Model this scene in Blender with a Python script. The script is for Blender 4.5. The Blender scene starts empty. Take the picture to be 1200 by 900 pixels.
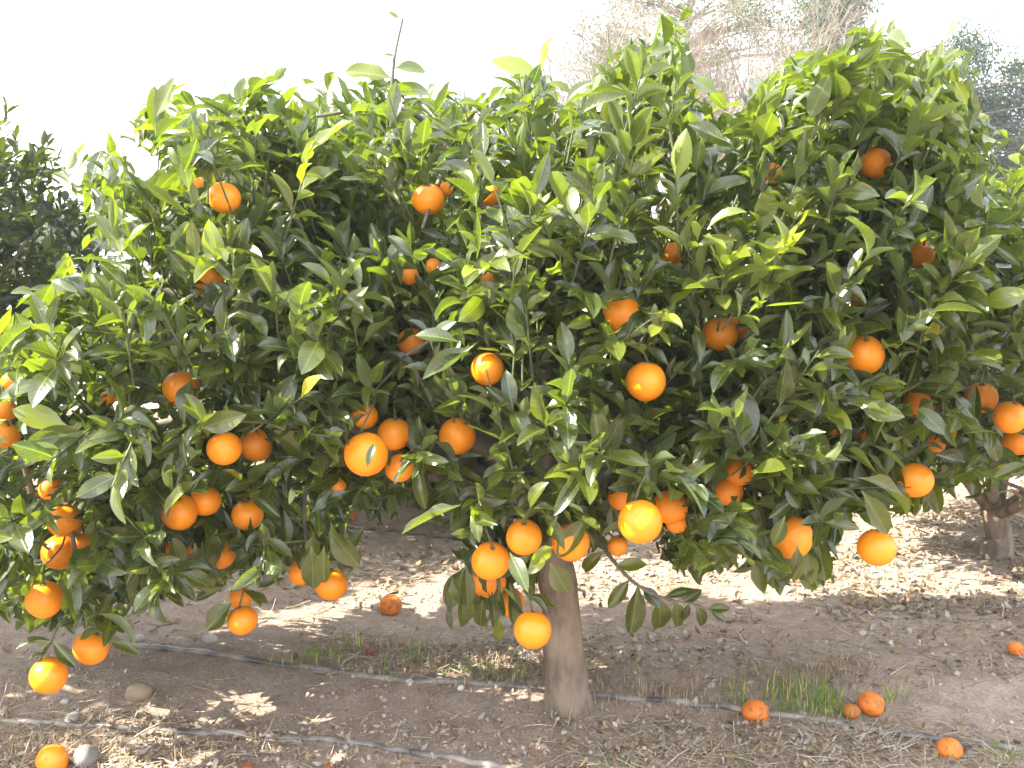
import bpy, math
import numpy as np
from math import radians, sin, cos, pi, tan, atan
from mathutils import Vector, Matrix

SC = bpy.context.scene
COL = SC.collection
RNG = np.random.default_rng(11)

# ------------------------------------------------------------------ camera
F = 1100.0; PW, PH = 1200.0, 900.0
CAM = np.array([0.0, 0.0, 1.125]); PITCH = atan(120.0 / F)
cam_d = bpy.data.cameras.new('camera'); cam = bpy.data.objects.new('camera', cam_d); COL.objects.link(cam)
cam.location = CAM; cam.rotation_euler = (pi / 2 - PITCH, 0, 0)
cam_d.sensor_width = 36; cam_d.lens = F / PW * 36; cam_d.clip_start = 0.05; cam_d.clip_end = 2000
SC.camera = cam

# ------------------------------------------------------------------ sun and sky
SUN_EL = radians(42)
SUN_AZ = radians(-10)            # degrees behind the subject from straight left
sv = Vector((-cos(SUN_EL) * cos(SUN_AZ), cos(SUN_EL) * sin(SUN_AZ), sin(SUN_EL)))
W = bpy.data.worlds.new('World'); SC.world = W; W.use_nodes = True
nt = W.node_tree; nt.nodes.clear()
out = nt.nodes.new('ShaderNodeOutputWorld'); bg = nt.nodes.new('ShaderNodeBackground')
sky = nt.nodes.new('ShaderNodeTexSky'); sky.sky_type = 'NISHITA'; sky.sun_disc = False
sky.sun_elevation = SUN_EL; sky.sun_rotation = math.atan2(sv.x, sv.y)
sky.air_density = 1.0; sky.dust_density = 3.5; sky.ozone_density = 1.0; sky.altitude = 50
# white veil mixed over the blue, imitating sky glare and lifting the fill
tc = nt.nodes.new('ShaderNodeTexCoord'); ns = nt.nodes.new('ShaderNodeTexNoise')
ns.inputs['Scale'].default_value = 2.2; ns.inputs['Detail'].default_value = 5; ns.inputs['Roughness'].default_value = 0.5
rp = nt.nodes.new('ShaderNodeValToRGB'); rp.color_ramp.elements[0].position = 0.25; rp.color_ramp.elements[1].position = 0.6
rp.color_ramp.elements[0].color = (0.35, 0.35, 0.35, 1); rp.color_ramp.elements[1].color = (0.85, 0.85, 0.85, 1)
mx = nt.nodes.new('ShaderNodeMix'); mx.data_type = 'RGBA'; mx.inputs['B'].default_value = (8.6, 8.9, 9.8, 1)
nt.links.new(tc.outputs['Generated'], ns.inputs['Vector']); nt.links.new(ns.outputs['Fac'], rp.inputs['Fac'])
nt.links.new(rp.outputs['Color'], mx.inputs['Factor']); nt.links.new(sky.outputs['Color'], mx.inputs['A'])
nt.links.new(mx.outputs['Result'], bg.inputs['Color']); nt.links.new(bg.outputs['Background'], out.inputs['Surface'])
bg.inputs['Strength'].default_value = 0.1
sl = bpy.data.lights.new('sun', 'SUN'); sl.energy = 5.0; sl.angle = radians(0.53); sl.color = (1.0, 0.93, 0.80)
so = bpy.data.objects.new('sun', sl); COL.objects.link(so)
so.rotation_euler = (-sv).to_track_quat('-Z', 'Y').to_euler(); so.location = (-6, 1, 6)
vs = SC.view_settings; vs.view_transform = 'Standard'; vs.look = 'None'; vs.gamma = 1; vs.use_curve_mapping = False
vs.exposure = 2.38
SC.cycles.max_bounces = 8; SC.cycles.diffuse_bounces = 4; SC.cycles.transmission_bounces = 4; SC.cycles.transparent_max_bounces = 8
SC.cycles.use_denoising = True; SC.cycles.sample_clamp_indirect = 6.0

# ------------------------------------------------------------------ helpers
def ray(px, py):
    u = (px - PW / 2) / F; v = (PH / 2 - py) / F
    fwd = np.array([0, cos(PITCH), -sin(PITCH)]); up = np.array([0, sin(PITCH), cos(PITCH)])
    return np.array([1.0, 0, 0]) * u + up * v + fwd
def at(px, py, Y):
    d = ray(px, py); return CAM + d * (Y / d[1])
def proj(P):
    q = P - CAM
    dz = q[..., 1] * cos(PITCH) - q[..., 2] * sin(PITCH)
    vy = q[..., 1] * sin(PITCH) + q[..., 2] * cos(PITCH)
    dz = np.where(dz < 0.05, 0.05, dz)
    return np.stack([PW / 2 + q[..., 0] / dz * F, PH / 2 - vy / dz * F, q[..., 1]], -1)
def ground_at(px, py):
    d = ray(px, py); t = -CAM[2] / d[2]
    for _ in range(6):
        p = CAM + d * t; t = (float(H(p[0], p[1])) - CAM[2]) / d[2]
    return CAM + d * t
def _hash(ix, iy, s):
    h = (ix.astype(np.int64) * 374761393 + iy.astype(np.int64) * 668265263 + s * 974634777) & 0x7fffffff
    h = ((h ^ (h >> 13)) * 1274126177) & 0x7fffffff
    return ((h ^ (h >> 16)) & 0xffffff) / float(0xffffff)
def vnoise(x, y, s=0):
    x = np.asarray(x, float); y = np.asarray(y, float)
    ix = np.floor(x); iy = np.floor(y); fx = x - ix; fy = y - iy
    fx = fx * fx * (3 - 2 * fx); fy = fy * fy * (3 - 2 * fy)
    a = _hash(ix, iy, s); b = _hash(ix + 1, iy, s); c = _hash(ix, iy + 1, s); d = _hash(ix + 1, iy + 1, s)
    return (a * (1 - fx) + b * fx) * (1 - fy) + (c * (1 - fx) + d * fx) * fy
def fnoise(x, y, s=0, o=4):
    t = 0; a = 0.5; n = 0
    for k in range(o):
        t = t + a * vnoise(np.asarray(x) * 2 ** k, np.asarray(y) * 2 ** k, s + k); n += a; a *= 0.5
    return t / n
def noise3(P, f, s=0):
    return (vnoise(P[..., 0] * f, P[..., 1] * f + P[..., 2] * f * 0.7, s) + vnoise(P[..., 2] * f + 3.1, P[..., 0] * f * 0.8 - P[..., 1] * f * 0.6, s + 9)) / 2
def norm(v):
    return v / np.maximum(np.linalg.norm(v, axis=-1, keepdims=True), 1e-9)
def mesh(name, V, Q, mat, T=None, smooth=True, col=None, uv=None, mats=None, midx=None):
    """quads Q (n,4) and optional triangles T (m,3)"""
    me = bpy.data.meshes.new(name)
    V = np.asarray(V, np.float32).reshape(-1, 3)
    Q = np.asarray(Q, np.int32).reshape(-1, 4) if Q is not None and len(Q) else np.zeros((0, 4), np.int32)
    T = np.asarray(T, np.int32).reshape(-1, 3) if T is not None and len(T) else np.zeros((0, 3), np.int32)
    me.vertices.add(len(V)); me.vertices.foreach_set('co', V.ravel())
    loops = np.concatenate([Q.ravel(), T.ravel()])
    me.loops.add(len(loops)); me.loops.foreach_set('vertex_index', loops)
    n = len(Q) + len(T); me.polygons.add(n)
    st = np.concatenate([np.arange(len(Q)) * 4, len(Q) * 4 + np.arange(len(T)) * 3]).astype(np.int32)
    me.polygons.foreach_set('loop_start', st)
    me.update(calc_edges=True)
    if smooth: me.polygons.foreach_set('use_smooth', np.ones(n, bool))
    for m in (mats or [mat]): me.materials.append(m)
    if midx is not None: me.polygons.foreach_set('material_index', np.asarray(midx, np.int32))
    if col is not None:
        a = me.color_attributes.new('tint', 'FLOAT_COLOR', 'POINT')
        c = np.ones((len(V), 4), np.float32); c[:, :3] = col; a.data.foreach_set('color', c.ravel())
    if uv is not None:
        l = me.uv_layers.new(name='UVMap'); l.data.foreach_set('uv', np.asarray(uv, np.float32)[loops].ravel())
    me.validate(); return me
def link(name, me, parent=None, loc=(0, 0, 0)):
    o = bpy.data.objects.new(name, me); COL.objects.link(o); o.location = loc
    if parent: o.parent = parent
    return o
def tag(o, label=None, cat=None, group=None, kind=None):
    if label: o['label'] = label
    if cat: o['category'] = cat
    if group: o['group'] = group
    if kind: o['kind'] = kind
    return o
def catmull(P, R, n=5):
    P = [np.asarray(p, float) for p in P]; out = []; ro = []
    for i in range(len(P) - 1):
        p0 = P[max(i - 1, 0)]; p1 = P[i]; p2 = P[i + 1]; p3 = P[min(i + 2, len(P) - 1)]
        for k in range(n):
            t = k / n
            out.append(0.5 * ((2 * p1) + (-p0 + p2) * t + (2 * p0 - 5 * p1 + 4 * p2 - p3) * t * t + (-p0 + 3 * p1 - 3 * p2 + p3) * t ** 3))
            ro.append(R[i] * (1 - t) + R[i + 1] * t)
    out.append(P[-1]); ro.append(R[-1]); return np.array(out), np.array(ro)
class Tubes:
    def __init__(s): s.V = []; s.Q = []; s.T = []; s.n = 0
    def add(s, P, R, k=6, rough=0.0, cap=True):
        P = np.asarray(P, float); R = np.asarray(R, float) * np.ones(len(P))
        t = norm(np.gradient(P, axis=0)); ref = np.array([0.31, 0.17, 0.93]) if abs(t[0][2]) < 0.8 else np.array([0.95, 0.2, 0.1])
        a = norm(np.cross(t, ref)); b = np.cross(t, a)
        th = np.arange(k) / k * 2 * pi
        rr = R[:, None] * np.ones(k)
        if rough: rr = rr * (1 + rough * (fnoise(th[None] * 1.3 + P[:, :1] * 0 + np.sin(th)[None], P[:, 2:3] * 14 + 0 * th[None], 5) - 0.5) * 2)
        v = P[:, None] + rr[..., None] * (np.cos(th)[None, :, None] * a[:, None] + np.sin(th)[None, :, None] * b[:, None])
        m = len(P); idx = s.n + np.arange(m * k).reshape(m, k)
        s.V.append(v.reshape(-1, 3))
        s.Q.append(np.stack([idx[:-1], np.roll(idx, -1, 1)[:-1], np.roll(idx, -1, 1)[1:], idx[1:]], -1).reshape(-1, 4))
        s.n += m * k
        if cap:
            for e, o in ((0, 1), (m - 1, 0)):
                s.V.append(P[e][None] + t[e] * (0.0)); c = s.n; s.n += 1
                r = idx[e]; r2 = np.roll(r, -1)
                s.T.append(np.stack([r2, r, np.full(k, c)] if o else [r, r2, np.full(k, c)], -1))
    def mesh(s, name, mat, **kw):
        return mesh(name, np.concatenate(s.V), np.concatenate(s.Q), mat, T=np.concatenate(s.T) if s.T else None, **kw)

# ------------------------------------------------------------------ materials
def newmat(name):
    m = bpy.data.materials.new(name); m.use_nodes = True; t = m.node_tree; t.nodes.clear()
    o = t.nodes.new('ShaderNodeOutputMaterial'); return m, t, o
def nd(t, typ, ins=None, **kw):
    n = t.nodes.new(typ)
    for k, v in kw.items(): setattr(n, k, v)
    for k, v in (ins or {}).items():
        if hasattr(v, 'is_output'): t.links.new(v, n.inputs[k])
        else: n.inputs[k].default_value = v
    return n
def ramp(t, fac, stops):
    r = t.nodes.new('ShaderNodeValToRGB'); t.links.new(fac, r.inputs['Fac'])
    e = r.color_ramp.elements
    while len(e) < len(stops): e.new(0.5)
    for i, (p, c) in enumerate(stops): e[i].position = p; e[i].color = (*c, 1)
    return r.outputs['Color']
def mixc(t, fac, a, b, mode='MIX'):
    n = t.nodes.new('ShaderNodeMix'); n.data_type = 'RGBA'; n.blend_type = mode
    for k, v in (('Factor', fac), ('A', a), ('B', b)):
        if hasattr(v, 'is_output'): t.links.new(v, n.inputs[k])
        else: n.inputs[k].default_value = v
    return n.outputs['Result']
def leaf_mat(name, trans=0.42, rough=0.33, vein=True, tcol=(3.0, 3.3, 0.5), spec=0.3):
    m, t, o = newmat(name)
    at_ = nd(t, 'ShaderNodeAttribute', attribute_name='tint').outputs['Color']
    col = at_
    geo = nd(t, 'ShaderNodeNewGeometry')
    if vein:
        uv = nd(t, 'ShaderNodeUVMap', uv_map='UVMap').outputs['UV']
        sep = nd(t, 'ShaderNodeSeparateXYZ', {0: uv})
        ax = nd(t, 'ShaderNodeMath', {0: sep.outputs[0]}, operation='ABSOLUTE').outputs[0]
        rib = nd(t, 'ShaderNodeMapRange', {0: ax, 1: 0.02, 2: 0.09, 3: 1.0, 4: 0.0}).outputs[0]
        ph = nd(t, 'ShaderNodeMath', {0: sep.outputs[1], 1: 60.0}, operation='MULTIPLY').outputs[0]
        ph2 = nd(t, 'ShaderNodeMath', {0: ax, 1: -11.0, 2: ph}, operation='MULTIPLY_ADD').outputs[0]
        sn = nd(t, 'ShaderNodeMath', {0: ph2}, operation='SINE').outputs[0]
        sv_ = nd(t, 'ShaderNodeMapRange', {0: sn, 1: 0.75, 2: 1.0, 3: 0.0, 4: 0.3}).outputs[0]
        vv = nd(t, 'ShaderNodeMath', {0: rib, 1: sv_}, operation='MAXIMUM').outputs[0]
        vf = nd(t, 'ShaderNodeMath', {0: vv, 1: 0.55}, operation='MULTIPLY').outputs[0]
        col = mixc(t, vf, at_, (0.16, 0.24, 0.05, 1))
        nz = nd(t, 'ShaderNodeTexNoise', {'Scale': 90.0, 'Detail': 3.0}).outputs['Fac']
        col = mixc(t, ramp(t, nz, [(0.5, (0, 0, 0)), (0.75, (0.35, 0.35, 0.35))]), col, (0.13, 0.16, 0.05, 1))
    # underside is paler and matt
    back = mixc(t, 0.45, col, (0.13, 0.19, 0.075, 1))
    base = mixc(t, geo.outputs['Backfacing'], col, back)
    rg = nd(t, 'ShaderNodeMapRange', {0: geo.outputs['Backfacing'], 3: rough, 4: 0.6}).outputs[0]
    p = nd(t, 'ShaderNodeBsdfPrincipled', {'Base Color': base, 'Roughness': rg, 'Specular IOR Level': spec})
    if vein:
        h = nd(t, 'ShaderNodeMath', {0: vv, 1: nz}, operation='ADD').outputs[0]
        b = nd(t, 'ShaderNodeBump', {'Height': h, 'Strength': 0.25, 'Distance': 0.0015})
        t.links.new(b.outputs[0], p.inputs['Normal'])
    tc_ = mixc(t, 1.0, col, (*tcol, 1), 'MULTIPLY')
    tr = nd(t, 'ShaderNodeBsdfTranslucent', {'Color': tc_})
    ms = nd(t, 'ShaderNodeMixShader', {0: trans, 1: p.outputs[0], 2: tr.outputs[0]})
    t.links.new(ms.outputs[0], o.inputs['Surface']); return m
def bark_mat(name, c1, c2, scale=30.0, bump=0.6):
    m, t, o = newmat(name)
    tc_ = nd(t, 'ShaderNodeTexCoord').outputs['Object']
    mp = nd(t, 'ShaderNodeMapping', {0: tc_, 'Scale': (1, 1, 0.35)}).outputs[0]
    n1 = nd(t, 'ShaderNodeTexNoise', {'Vector': mp, 'Scale': scale, 'Detail': 8.0, 'Roughness': 0.65}).outputs['Fac']
    n2 = nd(t, 'ShaderNodeTexNoise', {'Vector': tc_, 'Scale': scale * 0.25, 'Detail': 4.0}).outputs['Fac']
    c = mixc(t, ramp(t, n1, [(0.36, (0, 0, 0)), (0.62, (1, 1, 1))]), (*c1, 1), (*c2, 1)); c = mixc(t, ramp(t, n2, [(0.45, (0, 0, 0)), (0.65, (0.6, 0.6, 0.6))]), c, (c2[0] * 1.15, c2[1] * 1.2, c2[2] * 1.1, 1))
    p = nd(t, 'ShaderNodeBsdfPrincipled', {'Base Color': c, 'Roughness': 0.85})
    b = nd(t, 'ShaderNodeBump', {'Height': n1, 'Strength': bump, 'Distance': 0.008}); t.links.new(b.outputs[0], p.inputs['Normal'])
    t.links.new(p.outputs[0], o.inputs['Surface']); return m
def tint_mat(name, rough=0.8, trans=0.0, emis=None):
    m, t, o = newmat(name)
    c = nd(t, 'ShaderNodeAttribute', attribute_name='tint').outputs['Color']
    nz = nd(t, 'ShaderNodeTexNoise', {'Scale': 120.0, 'Detail': 4.0}).outputs['Fac']
    c = mixc(t, 0.7, c, ramp(t, nz, [(0.3, (0.55, 0.55, 0.55)), (0.7, (1, 1, 1))]), 'MULTIPLY')
    p = nd(t, 'ShaderNodeBsdfPrincipled', {'Base Color': c, 'Roughness': rough})
    s = p.outputs[0]
    if trans:
        tr = nd(t, 'ShaderNodeBsdfTranslucent', {'Color': c}); s = nd(t, 'ShaderNodeMixShader', {0: trans, 1: s, 2: tr.outputs[0]}).outputs[0]
    t.links.new(s, o.inputs['Surface']); return m
def peel_mat(name, stops, spots=0.0):
    m, t, o = newmat(name)
    tc_ = nd(t, 'ShaderNodeTexCoord').outputs['Object']
    oi = nd(t, 'ShaderNodeObjectInfo').outputs['Random']
    n1 = nd(t, 'ShaderNodeTexNoise', {'Vector': tc_, 'Scale': 16.0, 'Detail': 3.0}).outputs['Fac']
    c = ramp(t, n1, stops)
    c = mixc(t, nd(t, 'ShaderNodeMath', {0: oi, 1: 0.35}, operation='MULTIPLY').outputs[0], c, (0.88, 0.31, 0.012, 1))
    n3 = nd(t, 'ShaderNodeTexNoise', {'Vector': tc_, 'Scale': 45.0, 'Detail': 5.0, 'Roughness': 0.7}).outputs['Fac']
    lo = 0.66 - spots * 0.18
    c = mixc(t, ramp(t, n3, [(lo, (0, 0, 0)), (lo + 0.06, (0.7, 0.7, 0.7))]), c, (0.22, 0.09, 0.03, 1))
    vo = nd(t, 'ShaderNodeTexVoronoi', {'Vector': tc_, 'Scale': 420.0}).outputs['Distance']
    p = nd(t, 'ShaderNodeBsdfPrincipled', {'Base Color': c, 'Roughness': 0.38 + 0.3 * spots, 'Specular IOR Level': 0.45,
           'Subsurface Weight': 0.15, 'Subsurface Radius': (1.0, 0.35, 0.1), 'Subsurface Scale': 0.01})
    b = nd(t, 'ShaderNodeBump', {'Height': vo, 'Strength': 0.22, 'Distance': 0.0012}); t.links.new(b.outputs[0], p.inputs['Normal'])
    t.links.new(p.outputs[0], o.inputs['Surface']); return m

M_LEAF = leaf_mat('orange_leaf', 0.33, 0.27, spec=0.9)
M_LEAFB = leaf_mat('grove_leaf', 0.4, 0.4, vein=False)
M_FAR = leaf_mat('far_leaf', 0.3, 0.6, vein=False, tcol=(1.2, 1.4, 0.7), spec=0.2)
M_BARK = bark_mat('grey_brown_bark', (0.085, 0.06, 0.042), (0.24, 0.18, 0.13), 26.0, 1.0)
M_TWIG = bark_mat('green_twig', (0.05, 0.065, 0.03), (0.12, 0.125, 0.06), 60, 0.3)
M_PALE = bark_mat('pale_twig', (0.11, 0.088, 0.068), (0.24, 0.20, 0.155), 8, 0.2)
M_LIMB = bark_mat('dark_limb_bark', (0.06, 0.05, 0.04), (0.15, 0.13, 0.10))
M_LITTER = tint_mat('dry_leaf', 0.7, 0.15)
M_STRAW = tint_mat('straw', 0.75)
M_STONE = tint_mat('stone', 0.85)
M_GRASS = leaf_mat('grass_blade', 0.4, 0.5, vein=False)
M_PEEL = peel_mat('orange_peel', [(0.3, (0.82, 0.23, 0.004)), (0.7, (0.87, 0.285, 0.008))])
M_OLD = peel_mat('weathered_peel', [(0.3, (0.50, 0.12, 0.02)), (0.7, (0.78, 0.20, 0.012))], 0.9)
M_ROT = peel_mat('rotten_peel', [(0.3, (0.13, 0.035, 0.015)), (0.7, (0.28, 0.07, 0.02))], 1.0)
def hose_mat():
    m, t, o = newmat('dusty_hose')
    tc_ = nd(t, 'ShaderNodeTexCoord').outputs['Object']
    n1 = nd(t, 'ShaderNodeTexNoise', {'Vector': tc_, 'Scale': 14.0, 'Detail': 6.0}).outputs['Fac']
    c = ramp(t, n1, [(0.36, (0.06, 0.055, 0.053)), (0.62, (0.30, 0.26, 0.22))])
    p = nd(t, 'ShaderNodeBsdfPrincipled', {'Base Color': c, 'Roughness': 0.45}); t.links.new(p.outputs[0], o.inputs['Surface']); return m
M_HOSE = hose_mat()
def ground_mat():
    m, t, o = newmat('dusty_soil')
    tc_ = nd(t, 'ShaderNodeTexCoord').outputs['Object']
    big = nd(t, 'ShaderNodeTexNoise', {'Vector': tc_, 'Scale': 1.3, 'Detail': 5.0, 'Roughness': 0.6}).outputs['Fac']
    mid = nd(t, 'ShaderNodeTexNoise', {'Vector': tc_, 'Scale': 17.0, 'Detail': 8.0, 'Roughness': 0.7}).outputs['Fac']
    fine = nd(t, 'ShaderNodeTexNoise', {'Vector': tc_, 'Scale': 110.0, 'Detail': 6.0, 'Roughness': 0.75}).outputs['Fac']
    c = ramp(t, big, [(0.3, (0.42, 0.315, 0.245)), (0.7, (0.55, 0.44, 0.36))])
    c = mixc(t, 0.75, c, ramp(t, mid, [(0.3, (0.62, 0.58, 0.54)), (0.65, (1.1, 1.08, 1.05))]), 'MULTIPLY')
    c = mixc(t, 0.8, c, ramp(t, fine, [(0.32, (0.55, 0.52, 0.5)), (0.62, (1.1, 1.1, 1.1))]), 'MULTIPLY')
    vo = nd(t, 'ShaderNodeTexVoronoi', {'Vector': tc_, 'Scale': 55.0})
    pe = nd(t, 'ShaderNodeMapRange', {0: vo.outputs['Distance'], 1: 0.12, 2: 0.3, 3: 1.0, 4: 0.0}).outputs[0]
    sel = nd(t, 'ShaderNodeMath', {0: nd(t, 'ShaderNodeSeparateColor', {0: vo.outputs['Color']}).outputs[0], 1: 0.72}, operation='GREATER_THAN').outputs[0]
    pp = nd(t, 'ShaderNodeMath', {0: pe, 1: sel}, operation='MULTIPLY').outputs[0]
    c = mixc(t, nd(t, 'ShaderNodeMath', {0: pp, 1: 0.6}, operation='MULTIPLY').outputs[0], c, (0.52, 0.47, 0.41, 1))
    p = nd(t, 'ShaderNodeBsdfPrincipled', {'Base Color': c, 'Roughness': 0.95, 'Specular IOR Level': 0.2})
    h = nd(t, 'ShaderNodeMath', {0: mid, 1: 1.2, 2: fine}, operation='MULTIPLY_ADD').outputs[0]
    h = nd(t, 'ShaderNodeMath', {0: pp, 1: 0.6, 2: h}, operation='MULTIPLY_ADD').outputs[0]
    b = nd(t, 'ShaderNodeBump', {'Height': h, 'Strength': 0.9, 'Distance': 0.018}); t.links.new(b.outputs[0], p.inputs['Normal'])
    t.links.new(p.outputs[0], o.inputs['Surface']); return m
M_SOIL = ground_mat()

# ------------------------------------------------------------------ ground
ROWDIR = norm(np.array([1.9, 1.3]))
def H(x, y):
    x = np.asarray(x, float); y = np.asarray(y, float)
    r = np.hypot(x, y); fade = 1 / (1 + (r / 9.0) ** 2)
    h = 0.09 * (fnoise(x * 0.7, y * 0.7, 1, 3) - 0.5)
    h = h + 0.045 * (fnoise(x * 3.1, y * 3.1, 21, 4) - 0.5)
    cl = fnoise(x * 15, y * 15, 41, 3); h = h + 0.028 * np.clip(cl - 0.48, 0, 1) * (0.35 + vnoise(x * 1.3, y * 1.3, 77)) 
    h = h + 0.035 * np.exp(-((y - 2.55 - 0.02 * x) / 0.22) ** 2)          # low bank along the tree line
    return h * fade
def axis(lo, hi, fine_lo, fine_hi, step):
    a = list(np.arange(fine_lo, fine_hi, step)); s = step; p = fine_lo; b = []
    while p > lo: s *= 1.12; p -= s; b.append(max(p, lo))
    s = step; p = a[-1]; c = []
    while p < hi: s *= 1.12; p += s; c.append(min(p, hi))
    return np.array(b[::-1] + a + c)
gx = axis(-300, 300, -2.6, 2.9, 0.012); gy = axis(-40, 420, 1.7, 5.2, 0.013)
X, Y = np.meshgrid(gx, gy); Z = H(X, Y)
idx = np.arange(X.size).reshape(X.shape)
Q = np.stack([idx[:-1, :-1], idx[:-1, 1:], idx[1:, 1:], idx[1:, :-1]], -1).reshape(-1, 4)
tag(link('ground', mesh('ground', np.stack([X, Y, Z], -1), Q, M_SOIL)), 'pale dusty orchard soil with clods and shallow furrows', kind='structure')

# ------------------------------------------------------------------ leaves
def leaves_mesh(P, D, N, L, Wd, tint, nst=8, wide=5, cup=None, bend=None, wave=None, rng=RNG):
    """P base, D direction, N upper-face normal, L length, Wd half-width/length; returns V,Q,col,uv"""
    n = len(P); D = norm(D); N = norm(N - (N * D).sum(-1, keepdims=True) * D); S = np.cross(D, N)
    cup = rng.uniform(0.15, 0.95, n) if cup is None else cup
    bend = rng.normal(0.18, 0.22, n) if bend is None else bend
    wave = rng.uniform(0, 0.12, n) if wave is None else wave
    ph = rng.uniform(0, 6.28, n)
    t = np.linspace(0, 1, nst); pet = 0.10
    tt = np.clip((t - pet) / (1 - pet), 0, 1)
    prof = np.where(t <= pet, 0.05, np.sin(pi * tt ** 0.86) ** 0.75 + 0.02); prof[-1] = 0.01
    u = np.linspace(-1, 1, wide)
    w = prof[None, :, None] * Wd[:, None, None] * u[None, None, :]                   # n,nst,wide in units of L
    ct = np.cos(cup)[:, None, None]; st = np.sin(cup)[:, None, None]
    xs = w * ct; zs = np.abs(w) * st + wave[:, None, None] * (u[None, None] ** 2) * np.sin(t[None, :, None] * 9 + ph[:, None, None] + u[None, None] * 1.5) * prof[None, :, None] * 0.6
    ang = bend[:, None] * t[None] * 2.0
    dt = np.diff(t, prepend=0)
    yc = np.cumsum(np.cos(ang) * dt, 1); zc = -np.cumsum(np.sin(ang) * dt, 1)
    # local offset perpendicular to the curved midrib
    yy = yc[..., None] + zs * np.sin(ang)[..., None]; zz = zc[..., None] + zs * np.cos(ang)[..., None]
    Lm = L[:, None, None, None]
    V = P[:, None, None] + Lm * (xs[..., None] * S[:, None, None] + yy[..., None] * D[:, None, None] + zz[..., None] * N[:, None, None])
    base = np.arange(nst * wide).reshape(nst, wide)
    q = np.stack([base[:-1, :-1], base[:-1, 1:], base[1:, 1:], base[1:, :-1]], -1).reshape(-1, 4)
    Qs = (q[None] + (np.arange(n) * nst * wide)[:, None, None]).reshape(-1, 4)
    col = np.repeat(tint, nst * wide, 0)
    uv = np.stack(np.broadcast_arrays(u[None, None] * prof[None, :, None], t[None, :, None] + 0 * u[None, None]), -1)
    uv = np.broadcast_to(uv, (n, nst, wide, 2)).reshape(-1, 2)
    return V.reshape(-1, 3), Qs, col, uv
def leaf_tint(n, rng, young, dark=(0.010, 0.021, 0.009), mid=(0.050, 0.062, 0.011), yng=(0.19, 0.22, 0.022)):
    a = rng.random(n)[:, None]; c = np.array(dark) * (1 - a) + np.array(mid) * a
    y = np.clip(young, 0, 1)[:, None]
    c = c * (1 - y) + np.array(yng) * y
    r = rng.random(n) < 0.003; c[r] = (0.45, 0.38, 0.03)
    return c * rng.uniform(0.85, 1.15, (n, 1))
def inside(ells, P):
    """implicit value, 1 at the surface; and outward gradient"""
    best = np.full(len(P), 9.0); g = np.zeros((len(P), 3))
    for (c, r) in ells:
        q = (P - np.array(c)) / np.array(r); v = np.linalg.norm(q, axis=1)
        k = v < best; best[k] = v[k]; g[k] = (q / np.array(r))[k]
    return best, norm(g)
def in_poly(x, y, poly):
    r = np.zeros(x.shape, bool); n = len(poly); j = n - 1
    for i in range(n):
        xi, yi = poly[i]; xj, yj = poly[j]
        c = ((yi > y) != (yj > y)) & (x < (xj - xi) * (y - yi) / (yj - yi + 1e-12) + xi)
        r ^= c; j = i
    return r
def crown_shoots(ells, n, rng, zlo=0.05, lumps=0.5, inner=0.45):
    """sample shoots through the shell of a crown"""
    vols = np.array([np.prod(r) ** (2 / 3) for _, r in ells]); pick = rng.choice(len(ells), n * 4, p=vols / vols.sum())
    d = norm(rng.normal(size=(n * 4, 3))); s = 1 - (1 - inner) * rng.random(n * 4) ** 1.7
    C = np.array([e[0] for e in ells])[pick]; R = np.array([e[1] for e in ells])[pick]
    P = C + d * R * s[:, None]
    v, g = inside(ells, P)
    lump = noise3(P, 3.3, 3)
    keep = (v > s - 0.08) & (P[:, 2] > zlo) & ((v < 0.8) | (lump > 0.5 - 0.28 * (1 - lumps) - 0.10))
    P, g, v = P[keep][:n], g[keep][:n], v[keep][:n]
    return P, g, v
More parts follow.
